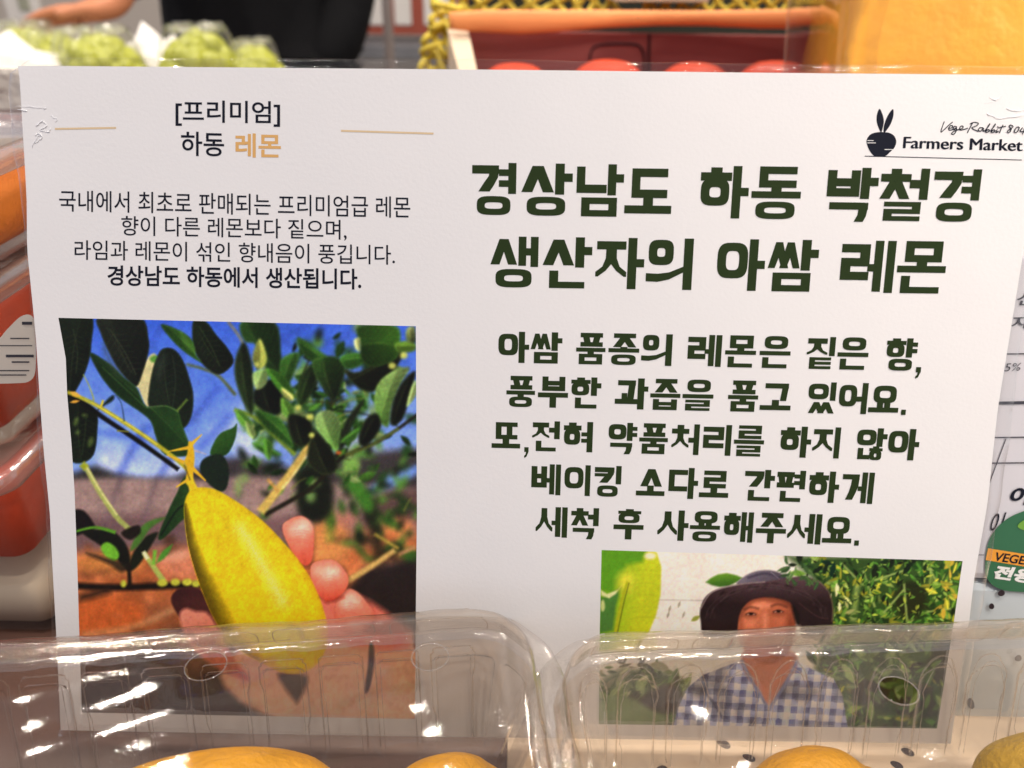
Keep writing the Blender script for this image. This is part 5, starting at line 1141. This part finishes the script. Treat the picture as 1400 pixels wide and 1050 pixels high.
bm = bmesh.new(); loft(bm, [(a2 - .006, .049, .012, zt_), (a2 + .003, .058, .014, zt_ + .0005), (a2 + .003, .058, .014, zt_ + .012), (a2 - .01, .045, .014, zt_ + .014)]); bmobj('tub_lid', bm, M_lid, jar, True)
inset = .0085
bm = bmesh.new(); P = rr(a2 - inset / 2 - .003, .046, .014, 40); R0 = []
for z in np.linspace(.006, .31, 40):
    R0.append([bm.verts.new((x * (1 + .010 * math.sin(x * 260 + 3 * math.sin(z * 60))) + inset / 2 + .003 * math.sin(z * 70) - .002, y * (1 + .05 * math.sin(x * 330) + .03 * math.sin(x * 140 + z * 20)), z)) for x, y in P])
for A, B in zip(R0[:-1], R0[1:]):
    for i in range(len(A)): j = (i + 1) % len(A); bm.faces.new((A[i], A[j], B[j], B[i]))
bm.faces.new(R0[0][::-1]); bm.faces.new(R0[-1]); bmobj('fruit_flesh', bm, M_amb, jar, True)

# ================================================================== FAR TABLE WITH BAGS OF GREEN GRAPES
bm = bmesh.new(); add_box(bm, (-.9, 1.04, -.03), (2.6, .42, .06), 0, .004); tb = empty('display_table', (-.9, 1.04, -.9), 'long pale display table carrying the bags of green grapes', 'table')
o = bmobj('table_top', bm, M_table, tb); o.location = (.9, -1.04, .9)
for lx in (-1.2, 1.2):
    for ly in (-.17, .17): bm = bmesh.new(); add_box(bm, (lx, ly, .42), (.05, .05, .84)); bmobj('leg', bm, M_table, tb)
M_grape = mat('green_grape_skin', (.40, .42, .022), .3, .5, .25, 30); M_bagp = clear('bag_film', (.98, .98, .97), .03, (.9, .9, .84), .16, .03, .6, 3.5, .9, 60, .004); M_wsheet = mat('white_plastic_sheet', (.82, .79, .75), .4, .4, .05, 10, .8, 22, bdist=.02)
def grape_bag(label, px, py, Y, w, h):
    c = at_y(px, py, Y); g = empty('grape_bag', (c[0], c[1], 0.0), label, 'bag of grapes', 'bags of green grapes on the far table')
    zc = c[2]; bm = bmesh.new(); n = 0
    rr_ = random.Random(int(px))
    for i in range(110):
        x = rr_.uniform(-1, 1); y = rr_.uniform(-1, 1)
        if x * x + y * y > 1: continue
        zz_ = zc * math.sqrt(max(0, 1 - .55 * (x * x + y * y))) - .012 - rr_.uniform(0, .012)
        q = bmesh.ops.create_icosphere(bm, subdivisions=2, radius=rr_.uniform(.013, .017)); bmesh.ops.translate(bm, vec=(x * w * .42, y * .05, max(zz_, .014)), verts=q['verts'])
    bmobj('grapes', bm, M_grape, g, True)
    bm = bmesh.new(); bmesh.ops.create_uvsphere(bm, u_segments=40, v_segments=24, radius=1)
    for v in bm.verts:
        x, y, z = v.co; a = math.atan2(y, x); q = 1 + .05 * math.sin(7 * a + 5 * z) + .04 * math.sin(13 * a - 3 * z)
        v.co = Vector((x * w * .47 * q, y * .062 * q, max(.0015, min(1, (z * .75 + .5)) * (zc + .004) * (1 + .05 * math.sin(9 * a)))))
    bmobj('bag_skin', bm, M_bagp, g, True); return g
grape_bag('green grapes in a clear bag, just below the open hand', 128, 44, 1.02, .125, .1)
grape_bag('small green grape bag at the far left, behind the others', 26, 36, 1.12, .12, .1)
grape_bag('thin green grape bag between the far left one and the hand', 72, 46, 1.12, .08, .1)
grape_bag('large green grape bag standing against the black jacket', 268, 41, 1.04, .115, .1)
grape_bag('dark low grape bag at the foot of the black jacket', 345, 60, 1.08, .075, .1)
def sheet(name, label, pts, Y, depth, m):
    """a crumpled lump of plastic film standing on the table"""
    P = [at_y(x, y, Y) for x, y in pts]; bm = bmesh.new(); rows = []
    for j, dy in enumerate((0, .25, .5, .75, 1)):
        hgt = math.sin((.15 + .7 * dy) * math.pi)
        rows.append([bm.verts.new((p[0], Y + (dy - .4) * depth, max(.004, p[2] * hgt * (1 + .10 * math.sin(i * 2.1 + j * 1.7))))) for i, p in enumerate(P)])
    for A, B in zip(rows[:-1], rows[1:]):
        for i in range(len(A) - 1): bm.faces.new((A[i], A[i + 1], B[i + 1], B[i]))
    ring_ = rows[0] + [r[-1] for r in rows[1:]] + rows[-1][::-1][1:] + [r[0] for r in rows[1:-1]][::-1]
    lo = [bm.verts.new((v.co.x, v.co.y, .0012)) for v in ring_]
    for i in range(len(ring_)): j = (i + 1) % len(ring_); bm.faces.new((ring_[i], lo[i], lo[j], ring_[j]))
    bm.faces.new(lo[::-1])
    o = bmobj(name, bm, m, None, True); return tag(o, label, 'plastic wrap', 'white plastic wraps among the grape bags')
sheet('plastic_wrap', 'crumpled white plastic wrap between two grape bags beside the jacket', [(160, 62), (180, 48), (192, 40), (204, 38), (214, 52), (236, 56)], 1.10, .10, M_wsheet)
sheet('plastic_wrap', 'white plastic wrap at the far left corner of the sign', [(-60, 60), (-20, 46), (10, 52), (40, 66), (70, 74), (86, 84)], .99, .10, M_wsheet)
# between the tub stack and the far table, seen left of the sign
M_mar = mat('maroon_crate', (.16, .035, .045), .6, .3, .15, 14); M_cream = mat('cream_box', (.74, .62, .46), .6, .3, .05, 12); M_beige = mat('beige_bag', (.66, .60, .52), .5, .4, .15, 16, .6, 26, bdist=.02)
def lbox(name, label, cat, y0, y1, Y, d, m):
    z1 = at_y(20, y0, Y)[2]; z0 = max(at_y(20, y1, Y)[2], 0.0); xr_ = at_y(60, y0, Y)[0]
    bm = bmesh.new(); add_box(bm, (xr_ - .12, Y + d / 2, (z0 + z1) / 2), (.24, d, z1 - z0), 0, .004); return tag(bmobj(name, bm, m), label, cat)
lbox('cream_box', 'cream box behind the stack of tubs, under the maroon crate', 'box', 186, 330, .30, .12, M_cream)
lbox('maroon_crate', 'thin maroon crate lying on the cream box left of the sign', 'crate', 158, 186, .302, .12, M_mar)
lbox('beige_bag', 'beige wrapped pack on the maroon crate left of the sign', 'pack', 92, 158, .306, .02, M_beige)

# ================================================================== PERSON, POLE, SHELF
M_jack = mat('black_padded_jacket', (.005, .005, .006), .8, .12, .3, 20); M_skin = mat('skin', (.52, .20, .095), .5, .4, .12, 14, sss=.15); M_hair = mat('black_hair', (.01, .009, .008), .5, .4, .2, 60); M_trou = mat('dark_trousers', (.02, .02, .025), .8, .2, .1, 30); M_cuff = mat('brown_sleeve', (.08, .035, .025), .8, .2, .15, 30)
def skin_fig(name, joints, bones, m, parent=None, sub=2, root=0):
    me = bpy.data.meshes.new(name); me.from_pydata([j[0] for j in joints], bones, []); o = bpy.data.objects.new(name, me); COL.objects.link(o); me.materials.append(m)
    md = o.modifiers.new('skin', 'SKIN'); md.use_smooth_shade = True
    for i, j in enumerate(joints):
        r = j[1]; me.skin_vertices[0].data[i].radius = r if isinstance(r, tuple) else (r, r)
    me.skin_vertices[0].data[root].use_root = True
    s = o.modifiers.new('sub', 'SUBSURF'); s.levels = sub; s.render_levels = sub
    dg = bpy.context.evaluated_depsgraph_get(); dg.update(); m2 = bpy.data.meshes.new_from_object(o.evaluated_get(dg))
    o.modifiers.clear(); o.data = m2; m2.name = name
    m2.polygons.foreach_set('use_smooth', [True] * len(m2.polygons))
    if parent: o.parent = parent
    return o
PY = 1.62
pc = at_y(350, 40, PY); FX, FZ = pc[0], -.9
hand = at_y(118, 22, 1.26); wr = at_y(158, 8, 1.30); tip = at_y(64, 30, 1.24); elb = at_y(214, -150, 1.40)
person = empty('person', (FX, PY, FZ), 'person in a black padded jacket reaching one bare hand over the grapes', 'person')
def L3(p): return (p[0] - FX, p[1] - PY, p[2] - FZ)
H_ = Vector(L3(hand)); Wp = Vector(L3(wr)); elbow = Vector(L3(elb)); sho = Vector((-.19, 0, 1.40))
J = [((0, 0, .92), (.15, .11)), ((0, .01, 1.10), (.135, .10)), ((0, .01, 1.28), (.16, .11)), ((0, .01, 1.40), (.12, .08)), ((0, 0, 1.48), .055), ((0, -.01, 1.55), .065), ((0, -.015, 1.64), (.078, .095)), ((0, -.01, 1.71), .06),
     (tuple(sho), .058), (tuple(elbow), .043), (tuple(Wp), .026), (tuple((Wp * .35 + H_ * .65)), (.040, .018)),
     ((.19, 0, 1.40), .058), ((.23, .05, 1.14), .043), ((.19, -.06, .95), .028), ((.14, -.10, .90), (.03, .018)),
     ((-.09, 0, .86), .085), ((-.10, -.01, .48), .058), ((-.10, .02, .08), .04), ((-.10, -.10, .035), .035), ((.09, 0, .86), .085), ((.10, -.01, .48), .058), ((.10, .02, .08), .04), ((.10, -.10, .035), .035)]
Bn = [(0, 1), (1, 2), (2, 3), (3, 4), (4, 5), (5, 6), (6, 7), (3, 8), (8, 9), (9, 10), (10, 11), (3, 12), (12, 13), (13, 14), (14, 15), (0, 16), (16, 17), (17, 18), (18, 19), (0, 20), (20, 21), (21, 22), (22, 23)]
Tp = Vector(L3(tip)); dirh = (Tp - H_).normalized(); side = Vector((.1, -.9, .42)).normalized(); palm = 11
for kf, (o_, ln, r) in enumerate(((.030, .070, .0085), (.010, .080, .0090), (-.010, .076, .0088), (-.029, .060, .0078))):
    b = len(J); base = Vector(J[palm][0]); k0 = base + dirh * .045 + side * o_; k1 = k0 + dirh * ln * .5 + Vector((0, 0, -.004)); k2 = k1 + dirh * ln * .5 + Vector((0, 0, -.012))
    J += [(tuple(k0), r * 1.15), (tuple(k1), r), (tuple(k2), r * .8)]; Bn += [(palm, b), (b, b + 1), (b + 1, b + 2)]
b = len(J); base = Vector(J[palm][0]); J += [(tuple(base + side * .045 + dirh * .005 + Vector((0, 0, -.01))), .011), (tuple(base + side * .065 + dirh * .045 + Vector((0, 0, -.022))), .009)]; Bn += [(palm, b), (b, b + 1)]
body = skin_fig('body', J, Bn, M_skin, person)
JJ = [((0, 0, .80), (.200, .150)), ((0, .005, .92), (.205, .150)), ((0, .01, 1.04), (.195, .145)), ((0, .01, 1.16), (.20, .145)), ((0, .01, 1.30), (.20, .14)), ((0, .01, 1.42), (.13, .10)), ((0, .005, 1.50), .075), (tuple(sho), .085), (tuple(elbow), .066), (tuple(elbow * .35 + Wp * .65), .045), ((.20, 0, 1.40), .085), ((.225, .04, 1.14), .070), ((.19, -.06, .94), .060), ((.13, -.09, .88), .055)]
skin_fig('jacket', JJ, [(0, 1), (1, 2), (2, 3), (3, 4), (4, 5), (5, 6), (5, 7), (7, 8), (8, 9), (5, 10), (10, 11), (11, 12), (12, 13)], M_jack, person, 2, 2)
ca, cb = elbow * .38 + Wp * .62, elbow * .06 + Wp * .94; skin_fig('sleeve_cuff', [(tuple(ca), .050), (tuple(cb), .040)], [(0, 1)], M_cuff, person)
skin_fig('trousers', [((0, 0, .88), (.17, .13)), ((-.095, 0, .80), .098), ((-.10, -.01, .48), .078), ((-.10, .02, .10), .062), ((.095, 0, .80), .098), ((.10, -.01, .48), .078), ((.10, .02, .10), .062)], [(0, 1), (1, 2), (2, 3), (0, 4), (4, 5), (5, 6)], M_trou, person)
skin_fig('hair', [((0, .02, 1.62), (.086, .085)), ((0, .01, 1.70), (.088, .092)), ((0, .0, 1.735), .07)], [(0, 1), (1, 2)], M_hair, person)
M_steel = mat('brushed_pole', (.46, .40, .38), .3, .5, .1, 40, metal=.6)
pp0 = at_y(533, 80, 2.45); bm = bmesh.new(); tube(bm, [(pp0[0], 2.45, -.9), (pp0[0], 2.45, 1.6)], .016, 16); tag(bmobj('metal_pole', bm, M_steel, None, True), 'thin upright metal pole in front of the red shelf', 'pole')
M_rs = mat('red_brown_shelf', (.34, .075, .045), .5, .4, .12, 8); M_gs = mat('grey_shelf_board', (.17, .17, .18), .5, .4, .1, 8); M_post = mat('white_poster', (.74, .70, .65), .6, .3, .12, 9)
SY = 3.0
s0 = at_y(470, 45, SY); s1 = at_y(655, 45, SY); zt2 = 1.2
shelf = empty('display_shelf', ((s0[0] + s1[0]) / 2, SY + .15, -.9), 'red display shelf with white papers and grey boards, right of the person', 'shelf'); so = shelf.location
def sbox(name, x0, x1, z0, z1, y0, y1, m, par=shelf): bm = bmesh.new(); add_box(bm, ((x0 + x1) / 2 - so.x, (y0 + y1) / 2 - so.y, (z0 + z1) / 2 - so.z), (x1 - x0, y1 - y0, z1 - z0), 0, .004); return bmobj(name, bm, m, par)
zr = at_y(560, 48, SY)[2]; zg = at_y(560, 62, SY - .1)[2]
sbox('back_board', s0[0], s1[0], zr, zt2, SY, SY + .03, M_rs)
sbox('shelf_board', s0[0], s1[0], zg - .05, zg, SY - .10, SY + .22, M_gs); sbox('base_cabinet', s0[0], s1[0], -.9, zg - .09, SY + .02, SY + .22, mat('pale_cabinet', (.55, .50, .46), .6, .3, .05, 5)); sbox('shelf_rail', s0[0], s1[0], zg - .085, zg - .053, SY - .02, SY + .22, M_post)
for x0_, x1_ in ((499, 522), (540, 560), (580, 622)):
    pa_, pb_ = at_y(x0_, 34, SY - .006), at_y(x1_, -30, SY - .006); sbox('poster', pa_[0], pb_[0], pa_[2], pb_[2] + .05, SY - .006, SY - .001, M_post)
wf = at_y(16, 34, 2.6); wg = at_y(54, 4, 2.6)
fr = empty('white_notice', ((wf[0] + wg[0]) / 2, 2.6, wf[2]), 'white framed notice board far behind the hand', 'notice'); bm = bmesh.new(); add_box(bm, (0, 0, .10), (wg[0] - wf[0], .02, .24), 0, .003); bmobj('frame', bm, M_post, fr)
bm = bmesh.new(); add_box(bm, (.01, -.0125, .09), (.035, .004, .09)); bmobj('picture', bm, mat('grey_green_print', (.36, .36, .27), .6, .3, .1, 20), fr)
bm = bmesh.new(); add_box(bm, (0, 0, -.45 - wf[2] / 2), (.03, .03, .9 + wf[2] - .04)); bmobj('stand_post', bm, M_steel, fr)
